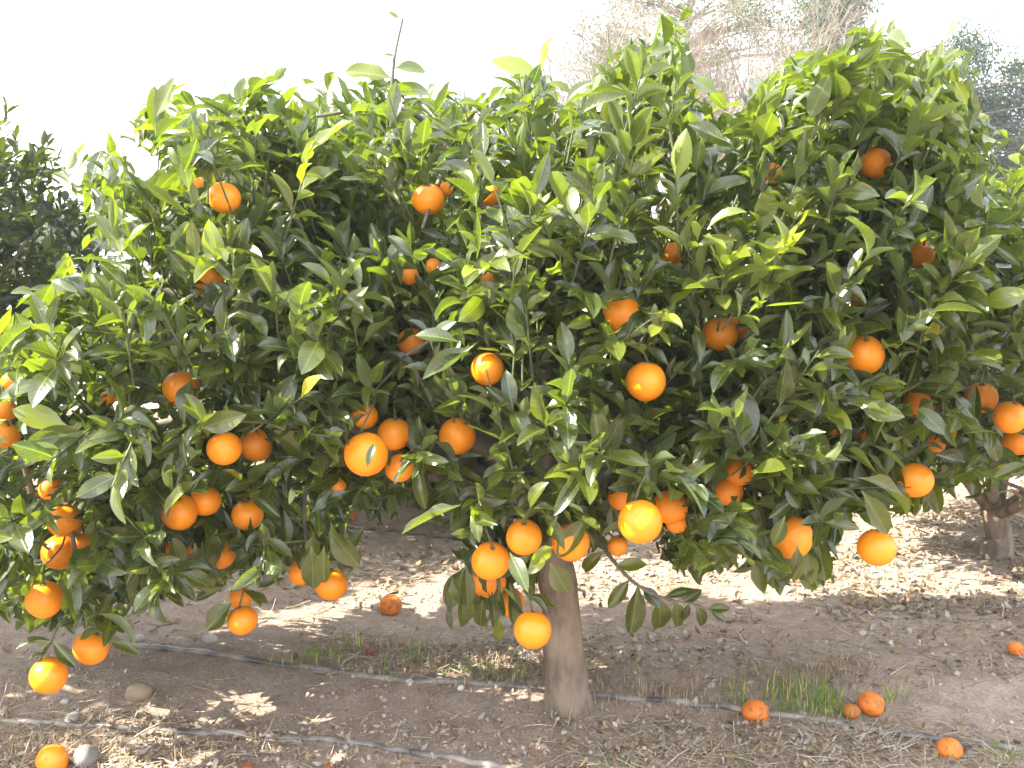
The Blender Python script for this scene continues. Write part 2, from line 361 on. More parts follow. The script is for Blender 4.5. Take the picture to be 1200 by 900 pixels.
def build_foliage(P, g, v, rng, zmid, Lr=(0.05, 0.095), nst=8, wide=5, reject=None, per=(7, 13), young_top=0.5, tw=None):
    """every shoot carries alternate leaves; returns arrays"""
    up = np.array([0, 0, 1.0]); n = len(P)
    hz = np.clip((P[:, 2] - zmid) / 0.5, -1, 1)
    sd = norm(g * 0.8 + up * (0.55 + 0.8 * hz)[:, None] + rng.normal(0, 0.38, (n, 3)))
    Ls = rng.uniform(0.07, 0.2, n); kn = rng.integers(per[0], per[1], n)
    flush = (rng.random(n) < 0.08 + 0.9 * np.clip((noise3(P, 2.6, 33) - .52) * 5, 0, 1)) & (v > 0.8)
    A = dict(P=[], D=[], N=[], L=[], W=[], y=[])
    ks = np.repeat(np.arange(n), kn); j = np.concatenate([np.arange(k) for k in kn]); f = (j + rng.random(len(j)) * 0.6) / kn[ks]
    sdk = sd[ks]; hzk = hz[ks]
    a1 = norm(np.cross(sdk, np.array([0.3, 0.5, 0.81]))); a2 = np.cross(sdk, a1)
    th = j * 2.4 + rng.uniform(0, 6.28, n)[ks] + rng.normal(0, 0.3, len(j))
    rad = a1 * np.cos(th)[:, None] + a2 * np.sin(th)[:, None]
    open_ = rng.uniform(0.45, 1.1, len(j)) * (1.15 - 0.5 * f)
    D = norm(sdk * np.cos(open_)[:, None] + rad * np.sin(open_)[:, None])
    D = norm(D + up * (-0.04 - 0.6 * np.clip(-hzk, 0, 1.2))[:, None] * rng.uniform(0.3, 1.5, len(j))[:, None])
    B = P[ks] + sdk * (Ls[ks] * f)[:, None]
    B[:, 2] -= 0.04 * f ** 2 * (hzk < 0)
    Nn = up * 0.75 + sdk * 0.7 + rng.normal(0, 0.45, (len(j), 3)) + g[ks] * 0.15
    L = rng.uniform(*Lr, len(j)) * (1.08 - 0.35 * f * rng.random(len(j))); Wd = rng.uniform(0.16, 0.245, len(j))
    yk = np.where(flush[ks], rng.uniform(0.3, 1.0, len(j)) * (0.5 + 0.5 * f), rng.uniform(0, 0.22, len(j)))
    keep = np.ones(len(j), bool)
    if reject is not None: keep &= ~reject(B, B + D * L[:, None])
    if tw is not None:
        cnt = np.bincount(ks[keep], minlength=n)
        for i in range(n):
            if cnt[i] > 0.7 * kn[i]:
                q = proj(P[i] + sd[i] * Ls[i] * 0.4)
                if reject is not None and (np.hypot(FR_P[:, 0] - q[0], FR_P[:, 1] - q[1]) < FR_P[:, 2] + 16).any(): continue
                p = P[i][None] + sd[i][None] * (np.linspace(-0.25, 1, 4) * Ls[i])[:, None]
                tw.add(p, np.linspace(0.0028, 0.0014, 4), 4, cap=False)
    return B[keep], D[keep], Nn[keep], L[keep], Wd[keep], yk[keep]

# outline of the main crown, in photograph pixels
TOP = [(-60, 440), (0, 418), (30, 385), (40, 330), (70, 345), (92, 300), (118, 258), (92, 195), (100, 172), (138, 178), (150, 215), (180, 215), (200, 195),
       (158, 150), (170, 108), (215, 100), (250, 122), (275, 128), (300, 118), (335, 96), (362, 92), (400, 108), (425, 125), (452, 118), (500, 122),
       (540, 118), (560, 122), (590, 108), (605, 92), (640, 85), (668, 112), (690, 118), (700, 72), (725, 48), (748, 68), (775, 28), (800, 24), (805, 90),
       (830, 118), (862, 150), (880, 130), (905, 92), (935, 60), (985, 42), (1025, 34), (1045, 45), (1060, 85), (1095, 62), (1108, 50), (1118, 88),
       (1130, 135), (1160, 145), (1180, 148), (1165, 170), (1150, 210), (1170, 240), (1205, 240), (1260, 235)]
BOT = [(1260, 560), (1190, 560), (1140, 575), (1100, 580), (1080, 600), (1030, 605), (1000, 612), (972, 640), (968, 680), (935, 700), (900, 694), (885, 650),
       (860, 640), (830, 690), (800, 680), (770, 640), (735, 625), (700, 650), (655, 640), (630, 668), (610, 700), (580, 760), (555, 745), (535, 700), (535, 640), (500, 590),
       (430, 578), (412, 600), (412, 665), (395, 690), (350, 680), (325, 690), (300, 672), (262, 706), (215, 700), (180, 708), (150, 740), (120, 748),
       (90, 745), (40, 745), (-60, 740)]
POLY = TOP + BOT
ELLS = [((0.22, 2.40, 1.18), (1.12, 0.57, 0.76)), ((-0.85, 2.38, 0.93), (0.85, 0.56, 0.74)), ((1.15, 2.40, 1.16), (0.72, 0.44, 0.72)),
        ((-1.18, 2.22, 0.62), (0.45, 0.38, 0.42)), ((0.1, 2.2, 0.78), (0.8, 0.40, 0.36)), ((1.5, 2.45, 0.95), (0.5, 0.36, 0.5))]
def front_depth(px, py):
    d = ray(px, py); ys = np.arange(1.5, 3.4, 0.01); Pn = CAM + d[None] * (ys / d[1])[:, None]
    v, _ = inside(ELLS, Pn); k = np.where(v < 0.97)[0]
    return ys[k[0]] if len(k) else None

# ------------------------------------------------------------------ oranges on the main tree
# px, py, diameter px, share of the fruit in view, label
FRUIT = [
 (263, 232, 38, .95, 'round sunlit orange high at the upper left edge of the crown'),
 (234, 221, 26, .5, 'orange half hidden beside the sunlit one at the upper left'),
 (502, 234, 37, .85, 'orange near the crown top with a dark leaf shadow across its middle'),
 (523, 221, 16, .6, 'sliver of orange just right of the leaf-striped orange near the top'),
 (575, 229, 24, .45, 'orange mostly buried under broad leaves below the crown top, centre'),
 (1026, 192, 36, .85, 'topmost orange on the right, partly crossed by leaves'),
 (1077, 298, 36, .9, 'orange below a pale upturned leaf near the upper right edge'),
 (787, 297, 28, .55, 'half hidden orange with a sunlit edge, upper centre right'),
 (244, 332, 38, .7, 'orange cut by a dark leaf on the left, under the upper left pair'),
 (480, 323, 22, .6, 'small lit orange above the large notched leaf, left one of two'),
 (508, 313, 20, .6, 'small orange above the large notched leaf, right one of two'),
 (568, 329, 22, .4, 'dim orange deep in the leaves above the crown centre'),
 (482, 400, 32, .55, 'orange behind two long leaves left of the crown centre'),
 (212, 455, 42, .65, 'orange striped by leaf shadows on the left side of the crown'),
 (571, 432, 40, .95, 'clean round orange in the centre of the crown, above the dark hollow'),
 (843, 392, 44, .92, 'large bright orange right of centre with a smaller one behind'),
 (862, 386, 30, .35, 'smaller orange tucked behind the large bright one right of centre'),
 (728, 368, 46, .5, 'shaded orange behind leaves above the large centre right orange'),
 (757, 447, 48, .9, 'large round shaded orange notched by a leaf, centre right'),
 (1013, 416, 46, .8, 'orange crossed by a small pale leaf on the right side'),
 (1150, 466, 38, .8, 'orange notched by a dark leaf near the right edge'),
 (1077, 473, 36, .55, 'orange split in two by a hanging dark leaf on the right'),
 (1184, 489, 38, .95, 'glaring sunlit orange at the right edge, upper of a touching pair'),
 (1193, 517, 36, .9, 'shaded orange at the right edge, lower of a touching pair'),
 (263, 525, 42, 1, 'glossy round orange left of centre, left of a touching pair'),
 (300, 521, 40, .8, 'orange with a leaf over its right side, right of a touching pair'),
 (429, 532, 52, .88, 'largest orange of the cluster left of the trunk, a small leaf on its front'),
 (462, 509, 40, .9, 'orange at the upper right of the cluster of three left of the trunk'),
 (468, 548, 36, .6, 'orange crossed by a white shining leaf under the cluster of three'),
 (427, 487, 32, .4, 'dim orange behind leaves above the cluster of three'),
 (536, 511, 44, .65, 'orange half covered by leaves left above the trunk'),
 (210, 600, 44, .8, 'orange under a big leaf on the lower left, left of its row of three'),
 (241, 587, 36, .85, 'orange with a lit left side, middle of the lower left row of three'),
 (290, 603, 38, .8, 'shaded orange, right of the lower left row of three'),
 (76, 610, 40, .8, 'orange under a dark slanting leaf near the left edge'),
 (70, 647, 42, .85, 'orange with a lit left cheek under the slanting leaf one'),
 (95, 636, 26, .4, 'orange peeping out behind the left edge pair'),
 (60, 573, 28, .5, 'sunlit orange above the left edge pair, under a white leaf'),
 (52, 702, 44, .95, 'round orange with a small leaf on top near the left edge'),
 (107, 759, 42, 1, 'orange hanging free below the lower left branches, right one of two'),
 (57, 791, 44, 1, 'lowest orange hanging at the far left with a lit left side'),
 (259, 650, 34, .6, 'shaded orange low in the leaves above the hanging stacked pair'),
 (284, 727, 36, 1, 'orange hanging at the end of a bare twig, lower of a stacked pair'),
 (282, 701, 28, .7, 'orange hanging on a bare twig, upper of a stacked pair'),
 (352, 671, 30, .7, 'orange half behind broad hanging leaves left of the trunk, left one'),
 (388, 684, 40, .75, 'orange half behind broad hanging leaves left of the trunk, right one'),
 (614, 629, 44, .95, 'round shaded orange just left of the trunk top'),
 (669, 635, 46, .85, 'orange in front of the trunk top with a leaf over its left side'),
 (624, 739, 46, 1, 'lowest orange hanging in front of the trunk'),
 (575, 657, 46, .7, 'orange with a bright sun patch in the cluster left of the trunk'),
 (573, 682, 42, .55, 'orange streaked by sun under the sun patched one left of the trunk'),
 (597, 705, 36, .6, 'orange half behind a dark leaf above the lowest one by the trunk'),
 (750, 611, 52, 1, 'largest brightly sunlit orange right of the trunk'),
 (729, 582, 34, .6, 'orange hiding above left of the large sunlit one'),
 (785, 594, 42, .7, 'orange with a leaf down its front right of the large sunlit one'),
 (793, 613, 26, .6, 'dim orange low behind the leaf fronted one right of the trunk'),
 (853, 576, 36, .7, 'orange capped by leaves in the lower right of the crown'),
 (866, 553, 34, .5, 'orange peeping out above the leaf capped one, lower right'),
 (929, 629, 50, .85, 'large oval orange hanging with a leaf over its left shoulder'),
 (1027, 642, 46, .97, 'round orange hanging alone at the lower right under a long leaf'),
 (1071, 562, 44, .7, 'orange under a broad glossy leaf at the right'),
 (1094, 520, 26, .6, 'small wedge of orange between leaves above the broad leaf one'),
 (1008, 510, 22, .5, 'small sliver of orange in the shaded right part, right of its pair'),
 (976, 503, 18, .5, 'small sliver of orange in the shaded right part, left of its pair'),
 (1005, 350, 20, .5, 'small lit orange between leaves above the pale leaf crossed one'),
 (1116, 508, 18, .4, 'faint orange spot behind leaves left of the right edge pair'),
 (397, 568, 18, .6, 'small orange deep below left of the cluster of three'),
 (724, 640, 24, .5, 'dim orange behind a leaf just right of the trunk'),
 (126, 467, 18, .5, 'tiny spot of orange among lit leaves at the left'),
 (12, 447, 20, .5, 'dim orange at the left frame edge, topmost of three'),
 (6, 480, 28, .5, 'dim orange at the left frame edge, middle of three'),
 (8, 511, 30, .6, 'dim orange at the left frame edge, lowest of three'),
 (200, 643, 14, .6, 'small shaded spot of orange under the lower left row of three'),
 (225, 646, 13, .6, 'small shaded orange beside the one low in the lower left leaves'),
 (905, 203, 24, .4, 'orange mostly hidden by sunlit leaves in the upper right crown'),
]
fr = []
for (px, py, d, vis, lab) in FRUIT:
    fd = front_depth(px, py)
    if fd is None: fd = 2.05
    D0 = 0.083 * F / d
    D_ = float(np.clip(D0, fd - 0.04, fd + 0.22)) if d > 30 else float(np.clip(D0, fd + 0.02, fd + 0.25))
    if d >= 34 and vis >= 0.95: D_ = float(np.clip(D0, fd - 0.10, fd + 0.08))
    if vis == .88: D_ += 0.10
    fr.append([at(px, py, D_), d / 2 / F * D_, px, py, d, vis, lab])
FR_C = np.array([f[0] for f in fr]); FR_R = np.array([f[1] for f in fr]); FR_V = np.array([f[5] for f in fr]); FR_P = np.array([[f[2], f[3], f[4] / 2] for f in fr])

def reject_main(B, T):
    rng = np.random.default_rng(5)
    rej = np.zeros(len(B), bool)
    for k, w in ((0.25, 6), (1.0, -2)):
        q = proj(B + (T - B) * k)
        jx = rng.normal(0, 4, len(B)) + 80 * (noise3(B, 8.0, 50) - .5); jy = rng.normal(0, 4, len(B)) + 85 * (noise3(B, 8.0, 60) - .5)
        rej |= ~in_poly(q[:, 0] + jx, q[:, 1] + jy * np.where(q[:, 1] < 400, 1, .4), POLY)
    hid = rng.random(len(B))
    for j in range(len(FR_C)):
        hit = np.zeros(len(B), bool)
        for k in (0.1, 0.35, 0.6, 0.9):
            p = B + (T - B) * k; q = proj(p)
            dd = np.hypot(q[:, 0] - FR_P[j, 0], q[:, 1] - FR_P[j, 1])
            hit |= (dd < FR_P[j, 2] * (0.72 + 0.38 * FR_V[j])) & (q[:, 2] < FR_C[j, 1] + 0.0)
            hit |= np.linalg.norm(p - FR_C[j], axis=1) < FR_R[j] * 1.02
        rej |= hit & (hid < (FR_V[j] ** 0.22 if FR_V[j] < 0.9 else 1.1))
    rej |= (B[:, 1] < 1.45)
    q = proj((B + T) / 2); nz = noise3(B, 5.0, 81)
    rej |= (q[:, 0] < 415) & (q[:, 1] > 590) & (nz < 0.47)
    rej |= (q[:, 0] > 78) & (q[:, 0] < 192) & (q[:, 1] > 280) & (q[:, 1] < 326) & (rng.random(len(B)) < 0.85)
    # the trunk stays free below the fork
    q = proj(B); rej |= (np.abs(q[:, 0] - 668) < 40) & (q[:, 1] > 655)
    return rej

EXTRA = dict(P=[], D=[], N=[], L=[], W=[], y=[])
def leaf1(P, D, N, L, W=0.21, y=0.15):
    EXTRA['P'].append(P); EXTRA['D'].append(D); EXTRA['N'].append(N); EXTRA['L'].append(L); EXTRA['W'].append(W); EXTRA['y'].append(y)
def leafpx(a, b, Y, W=0.2, y=0.2, face=(-0.3, -0.6, 0.7), Yt=None):
    A = at(a[0], a[1], Y); B = at(b[0], b[1], Yt or Y - 0.01); leaf1(A, B - A, np.array(face, float), np.linalg.norm(B - A), W, y)

# ------------------------------------------------------------------ main tree
tree = bpy.data.objects.new('orange_tree', None); COL.objects.link(tree)
TB = ground_at(666, 826); TB[2] = float(H(TB[0], TB[1])) - 0.02
tree.location = (0, 0, 0)
tag(tree, 'low spreading orange tree full of ripe fruit, nearest the camera', 'orange tree', 'orange trees planted in a grid')
tk = Tubes()
Yt = TB[1]
P_, R_ = catmull([TB + [0, 0, -0.06], TB + [0.0, 0, 0.015], TB + [-0.006, 0, 0.06], TB + [-0.012, 0, 0.16], TB + [-0.025, 0.0, 0.32], TB + [-0.05, 0, 0.46], TB + [-0.05, 0.01, 0.58]],
                 [0.074, 0.067, 0.058, 0.053, 0.050, 0.050, 0.052], 6)
tk.add(P_, R_, 36, rough=0.13)
link('trunk', tk.mesh('trunk', M_BARK), tree)
lb = Tubes(); fork = TB + np.array([-0.05, 0.01, 0.54]); nodes = []
limb_ends = [(-0.95, 2.35, 1.15), (-0.6, 2.75, 1.3), (-0.15, 2.3, 1.45), (0.3, 2.8, 1.5), (0.75, 2.35, 1.4), (1.1, 2.7, 1.3), (-1.0, 2.3, 0.75), (0.9, 2.3, 0.9), (0.0, 2.1, 0.95), (1.25, 2.55, 0.9), (-0.4, 2.1, 0.8), (-1.2, 2.2, 0.6)]
for i, e in enumerate(limb_ends):
    e = np.array(e); m1 = fork + (e - fork) * 0.35 + np.array([0, 0, 0.10]) + RNG.normal(0, 0.03, 3); m2 = fork + (e - fork) * 0.7 + np.array([0, 0, 0.08]) + RNG.normal(0, 0.05, 3)
    P_, R_ = catmull([fork - [0, 0, 0.05], fork + (m1 - fork) * 0.3, m1, m2, e], [0.034, 0.028, 0.021, 0.014, 0.008], 5)
    lb.add(P_, R_, 9, rough=0.12, cap=False); nodes.append(P_[4:])
nodes = np.concatenate(nodes)
ends = []
rg = np.random.default_rng(3)
for i in range(170):                                             # side branches to points in the outer crown
    c, r = ELLS[rg.choice(len(ELLS), p=[.34, .2, .16, .1, .12, .08])]
    e = np.array(c) + norm(rg.normal(size=3)) * np.array(r) * rg.uniform(0.6, 0.86)
    q = proj(e)
    if not in_poly(np.array([q[0]]), np.array([q[1]]), POLY)[0] or e[2] < 0.42: continue
    if ((np.hypot(FR_P[:, 0] - q[0], FR_P[:, 1] - q[1]) < FR_P[:, 2]) & (FR_C[:, 1] > e[1])).any(): continue
    k = np.argmin(np.linalg.norm(nodes - e, axis=1)); s = nodes[k]
    m = (s + e) / 2 + rg.normal(0, 0.03, 3) + [0, 0, 0.03]
    P_, R_ = catmull([s, m, e], [0.009, 0.006, 0.0035], 4); lb.add(P_, R_, 6, cap=False); ends.append(P_[2:])
ends = np.concatenate(ends + [nodes])
# sub-stalk twigs to hanging fruit, hero twigs
def twig(pts, r0, r1):
    P_, R_ = catmull(pts, np.linspace(r0, r1, len(pts)), 5); lb.add(P_, R_, 6, cap=False)
stalks = []; FTW = []
for f in fr:
    c, r = f[0], f[1]; top = c + np.array([0, 0, r * 0.98])
    k = np.argmin(np.linalg.norm(ends - (c + [0, 0.05, 0.12]), axis=1)); s = ends[k]
    a = top + np.array([rg.normal(0, .006), 0.004, 0.035]); L_ = np.linalg.norm(s - a)
    if L_ > 0.03:
        b1 = a + np.array([rg.normal(0, .01), 0.03, 0.03]); b2 = a + np.array([rg.normal(0, .03), 0.11, 0.04])
        P_, R_ = catmull([a, b1, b2, b2 + (s - b2) * 0.5 + [0, 0.03, 0], s], np.array([.0022, .0022, .0024, .003, .004]), 4); FTW.append((P_, R_))
    stalks.append((top, a))
    if f[4] >= 32:
        for kk in range(2 if f[5] < 0.95 else 2):
            an = rg.uniform(0, 6.28); dx = 0.9 * np.sign(rg.normal()) * rg.uniform(0.7, 1)
            leaf1(a + [0, 0, 0.005], np.array([dx, 0.35 * sin(an), -0.35 + 0.3 * rg.normal()]), np.array([0, -0.2, 1.0]), rg.uniform(0.055, 0.085), 0.22, rg.uniform(0, 0.3))
# tall bare-stemmed shoot above the crown
twig([at(455, 160, 2.42), at(458, 120, 2.4), at(462, 70, 2.4), at(472, 22, 2.4)], 0.0065, 0.0032)
for a, b in (((459, 92), (402, 76)), ((462, 80), (500, 72)), ((458, 110), (504, 88)), ((459, 100), (430, 96)), ((468, 22), (455, 14)), ((463, 66), (448, 62)), ((457, 125), (478, 140))):
    leafpx(a, b, 2.4, 0.24, 0.3, (-0.2, -0.8, 0.45))
# two big pale leaves at the crown top
twig([at(640, 130, 2.3), at(636, 100, 2.3), at(634, 82, 2.3)], 0.004, 0.002)
leafpx((634, 90), (576, 64), 2.3, 0.19, 0.75, (-0.3, -0.75, 0.4)); leafpx((635, 84), (646, 40), 2.3, 0.2, 0.85, (-0.8, -0.5, 0.2)); leafpx((636, 98), (675, 100), 2.3, 0.2, 0.5)
leafpx((633, 104), (612, 122), 2.3, 0.16, 0.9); leafpx((620, 118), (604, 100), 2.3, 0.16, 0.6)
twig([at(730, 130, 2.35), at(728, 90, 2.35), at(738, 62, 2.35)], 0.003, 0.0015)
for a, b in (((730, 95), (692, 72)), ((732, 85), (762, 66)), ((735, 70), (722, 52)), ((737, 66), (746, 48)), ((729, 110), (690, 100)), ((730, 104), (760, 96)), ((734, 78), (708, 60))):
    leafpx(a, b, 2.35, 0.2, 0.3)
twig([at(790, 110, 2.35), at(788, 70, 2.35), at(792, 28, 2.35)], 0.003, 0.0015)
for a, b in (((789, 80), (812, 62)), ((790, 60), (772, 42)), ((791, 50), (806, 36)), ((792, 34), (784, 16)), ((788, 90), (768, 74)), ((788, 72), (804, 88)), ((791, 42), (772, 24))):
    leafpx(a, b, 2.35, 0.21, 0.25)
twig([at(150, 240, 2.45), at(135, 215, 2.45), at(118, 192, 2.45)], 0.003, 0.0015)
for a, b in (((122, 196), (92, 182)), ((124, 196), (98, 210)), ((128, 200), (110, 212)), ((126, 196), (144, 196)), ((120, 192), (138, 176)), ((118, 192), (102, 190))):
    leafpx(a, b, 2.45, 0.24, 0.1)
# upper right spikes
twig([at(1060, 150, 2.5), at(1085, 105, 2.5), at(1102, 70, 2.5)], 0.003, 0.0015)
for a, b in (((1088, 100), (1088, 46)), ((1092, 92), (1104, 48)), ((1098, 80), (1122, 46)), ((1090, 100), (1118, 96)), ((1080, 115), (1120, 92)), ((1085, 100), (1068, 60)), ((1070, 130), (1118, 118))):
    leafpx(a, b, 2.5, 0.17, 0.1)
for a, b in (((1105, 165), (1182, 150)), ((1100, 175), (1165, 160)), ((1096, 160), (1150, 135))):
    leafpx(a, b, 2.4, 0.15, 0.6)
# drooping branch right of the trunk
twig([at(690, 605, 2.2), at(706, 640, 2.15), at(740, 680, 2.1), at(775, 700, 2.08), at(812, 708, 2.06), at(832, 716, 2.05)], 0.006, 0.002)
for a, b, y in (((708, 645), (676, 672), .35), ((738, 678), (712, 714), .3), ((748, 684), (740, 748), .2), ((752, 686), (775, 712), .1), ((770, 698), (784, 752), .25), ((790, 702), (802, 742), .2),
             ((800, 705), (826, 690), .1), ((815, 708), (832, 738), .1), ((828, 713), (856, 712), .1), ((832, 716), (852, 726), .1), ((808, 706), (800, 730), .1), ((722, 662), (760, 664), .5), ((778, 700), (815, 690), .2)):
    leafpx(a, b, 2.1, 0.24, y, (0.1, -0.8, 0.5))
# leaves hanging under the right part
for x0, x1, yb, n_ in ((800, 870, 688, 8), (885, 960, 700, 12), (965, 1090, 612, 10), (525, 600, 745, 14), (325, 412, 690, 12), (655, 700, 668, 4), (235, 300, 690, 9), (150, 230, 700, 10), (20, 150, 742, 16)):
    for k in range(n_):
        x = rg.uniform(x0, x1); Y_ = 2.1 + rg.uniform(-0.06, 0.12); ln = rg.uniform(38, 56); yb2 = yb - rg.uniform(0, 34)
        leafpx((x, yb2 - ln), (x + rg.normal(0, 12), yb2), Y_, rg.uniform(.2, .27), rg.uniform(0, .35), (rg.normal(0, .5), -0.8, 0.35))
# twig of the hanging stacked pair, the far left fruit, and leaves beside them
leafpx((272, 706), (240, 738), fr[42][0][1] - 0.02, 0.3, 0.3, (0, -0.8, 0.5)); leafpx((300, 690), (328, 672), 2.05, 0.16, 0.1)
leafpx((62, 752), (90, 782), fr[40][0][1] - 0.03, 0.22, 0.1, (0.1, -0.8, 0.5)); leafpx((58, 764), (28, 766), fr[40][0][1] - 0.01, 0.16, 0.1); leafpx((60, 750), (44, 772), fr[40][0][1], 0.2, 0.6)
leafpx((128, 750), (165, 766), 2.05, 0.2, 0.2); leafpx((118, 738), (85, 742), 2.05, 0.22, 0.15)
# feature leaves
for a, b, Y_, w, y, fc in (((872, 450), (866, 525), 1.86, .27, .1, (0.1, -.9, .3)), ((555, 405), (500, 452), 1.84, .24, .25, (-.2, -.7, .6)), ((592, 345), (536, 340), 1.86, .19, .3, (0, -.7, .6)),
                   ((540, 592), (468, 620), 1.82, .16, .1, (-.2, -.2, 1)), ((1000, 372), (978, 420), 1.95, .3, .7, (-.5, -.7, .4)), ((1005, 560), (1096, 580), 1.92, .17, .4, (0, -.5, .8)),
                   ((1010, 575), (1046, 630), 1.9, .22, .2, (-.2, -.8, .4)), ((75, 395), (42, 372), 2.0, .26, .9, (-.3, -.8, .5)), ((100, 440), (52, 400), 2.0, .2, .95, (-.3, -.8, .5)), ((80, 500), (12, 478), 1.98, .22, .9, (-.3, -.8, .5)),
                   ((232, 562), (190, 600), 1.86, .22, .5, (-.3, -.7, .6)), ((645, 660), (668, 698), 1.98, .3, .35, (0, -.9, .3)), ((690, 605), (650, 655), 1.95, .22, .3, (0, -.8, .5)),
                   ((380, 640), (376, 690), 1.93, .25, .1, (0, -.9, .3)), ((365, 640), (368, 700), 1.95, .22, .1, (.2, -.9, .3)), ((430, 548), (436, 520), 1.74, .17, .1, (0, -.9, .2)),
                   ((480, 540), (458, 566), 1.78, .15, .1, (-.5, -.5, .7)), ((612, 560), (598, 590), 1.92, .2, .3, (0, -.8, .5)), ((622, 650), (600, 668), 1.95, .2, .3, (0, -.8, .5)),
                   ((1088, 290), (1098, 262), 2.0, .3, .5, (-.2, -.5, .8)), ((1060, 296), (1098, 268), 2.0, .22, .6, (0, .2, 1)), ((920, 605), (906, 640), 1.9, .28, .4, (0, -.8, .5)),
                   ((498, 245), (497, 224), 2.16, .2, .05, (0, -.9, .3)), ((280, 337), (212, 342), 2.0, .2, .1, (0, -.6, .7))):
    leafpx(a, b, Y_, w, y, fc)

P, g, v = crown_shoots(ELLS, 5300, np.random.default_rng(17), zlo=0.34, lumps=0.85, inner=0.42)
lt = Tubes()
for p_, r_ in FTW: lt.add(p_, r_, 5, cap=False)
rngF = np.random.default_rng(23)
B, D, N, L, Wd, yk = build_foliage(P, g, v, rngF, 0.78, (0.045, 0.110), reject=reject_main, tw=lt)
print('main leaves', len(B))
B = np.concatenate([B, np.array(EXTRA['P'])]); D = np.concatenate([D, np.array(EXTRA['D'])]); N = np.concatenate([N, np.array(EXTRA['N'])])
L = np.concatenate([L, EXTRA['L']]); Wd = np.concatenate([Wd, EXTRA['W']]); yk = np.concatenate([yk, EXTRA['y']])
V_, Q_, c_, uv_ = leaves_mesh(B, D, N, L, Wd, leaf_tint(len(B), rngF, yk), 9, 5, rng=rngF)
link('crown', mesh('crown', V_, Q_, M_LEAF, col=c_, uv=uv_), tree)
link('branches', lb.mesh('branches', M_LIMB), tree)
link('twigs', lt.mesh('twigs', M_TWIG), tree)

# ------------------------------------------------------------------ orange fruit
def fruit_mesh(name, seed, nu=40, nv=26, squash=0.96, sag=0.0):
    r = np.random.default_rng(seed); th = np.linspace(0, 2 * pi, nu, endpoint=False); ph = np.linspace(0, pi, nv)[1:-1]
    TH, PHI = np.meshgrid(th, ph)
    d = np.stack([np.sin(PHI) * np.cos(TH), np.sin(PHI) * np.sin(TH), np.cos(PHI)], -1)
    rr = 1 + 0.018 * np.sin(TH * 2 + r.uniform(0, 6)) * np.sin(PHI) + 0.012 * np.sin(TH * 3 + r.uniform(0, 6)) * np.sin(PHI) ** 2 + 0.02 * r.normal() * np.cos(PHI)
    rr = rr - 0.055 * np.exp(-((PHI) / 0.22) ** 2)                                  # dip round the stalk
    e = pi - PHI; rr = rr + 0.012 * np.exp(-((e - 0.20) / 0.07) ** 2) - 0.045 * np.exp(-(e / 0.11) ** 2)   # navel
    rr = rr + 0.006 * np.sin(TH * 9) * np.exp(-((PHI - 0.25) / 0.2) ** 2)
    Vv = d * rr[..., None] * [1, 1, squash]
    if sag: Vv = Vv + sag * (noise3(d * 1.0 + seed, 2.0, seed) - 0.5)[..., None] * d
    Vv = Vv.reshape(-1, 3); n = len(Vv); Vv = np.concatenate([Vv, [[0, 0, 0.94 * squash]], [[0, 0, -0.955 * squash]]])
    ix = np.arange(n).reshape(TH.shape)
    Qq = np.stack([ix[:-1], ix[1:], np.roll(ix, -1, 1)[1:], np.roll(ix, -1, 1)[:-1]], -1).reshape(-1, 4)
    T = np.concatenate([np.stack([ix[0], np.roll(ix[0], -1), np.full(nu, n)], -1), np.stack([np.roll(ix[-1], -1), ix[-1], np.full(nu, n + 1)], -1)])
    return Vv, Qq, T
def calyx_bits(r, tip=None, stalk=True):
    t = Tubes()
    n = 6
    a = np.linspace(0, 1, n)
    t.add([[0, 0, r * 0.90], [0, 0, r * 0.945], [0, 0, r * 0.98]], [r * 0.13, r * 0.14, r * 0.06], 7)
    for k in range(5):
        th = k / 5 * 2 * pi + 0.3
        t.add([[0, 0, r * 0.95], [cos(th) * r * 0.13, sin(th) * r * 0.13, r * 0.955], [cos(th) * r * 0.22, sin(th) * r * 0.22, r * 0.93]], [r * 0.05, r * 0.04, r * 0.012], 5)
    if stalk: t.add([[0, 0, r * 0.93], (np.array(tip) * 0.5) + [0, 0, r * 0.5], tip], [0.0026, 0.0023, 0.0022], 6)
    return t
GRP_T = 'ripe oranges hanging on the nearest tree'
for i, ((c, r, px, py, d, vis, lab), (top, a)) in enumerate(zip(fr, stalks)):
    Vv, Qq, T = fruit_mesh('orange', 100 + i, squash=rg.uniform(0.93, 1.02))
    if i in (58,): Vv = Vv * [0.97, 0.97, 1.1]
    o = link('orange', mesh('orange', Vv * r, Qq, M_PEEL, T=T), loc=c)
    tilt = rg.normal(0, 0.22, 2); o.rotation_euler = (tilt[0] + 0.12, tilt[1], 0)
    tag(o, lab, 'orange', GRP_T)
    R_ = o.rotation_euler.to_matrix(); tip = R_.inverted() @ Vector(a - c)
    cb = calyx_bits(r, np.array(tip)).mesh('calyx', M_TWIG); link('calyx', cb, o)
GF = 'fallen oranges lying on the soil'
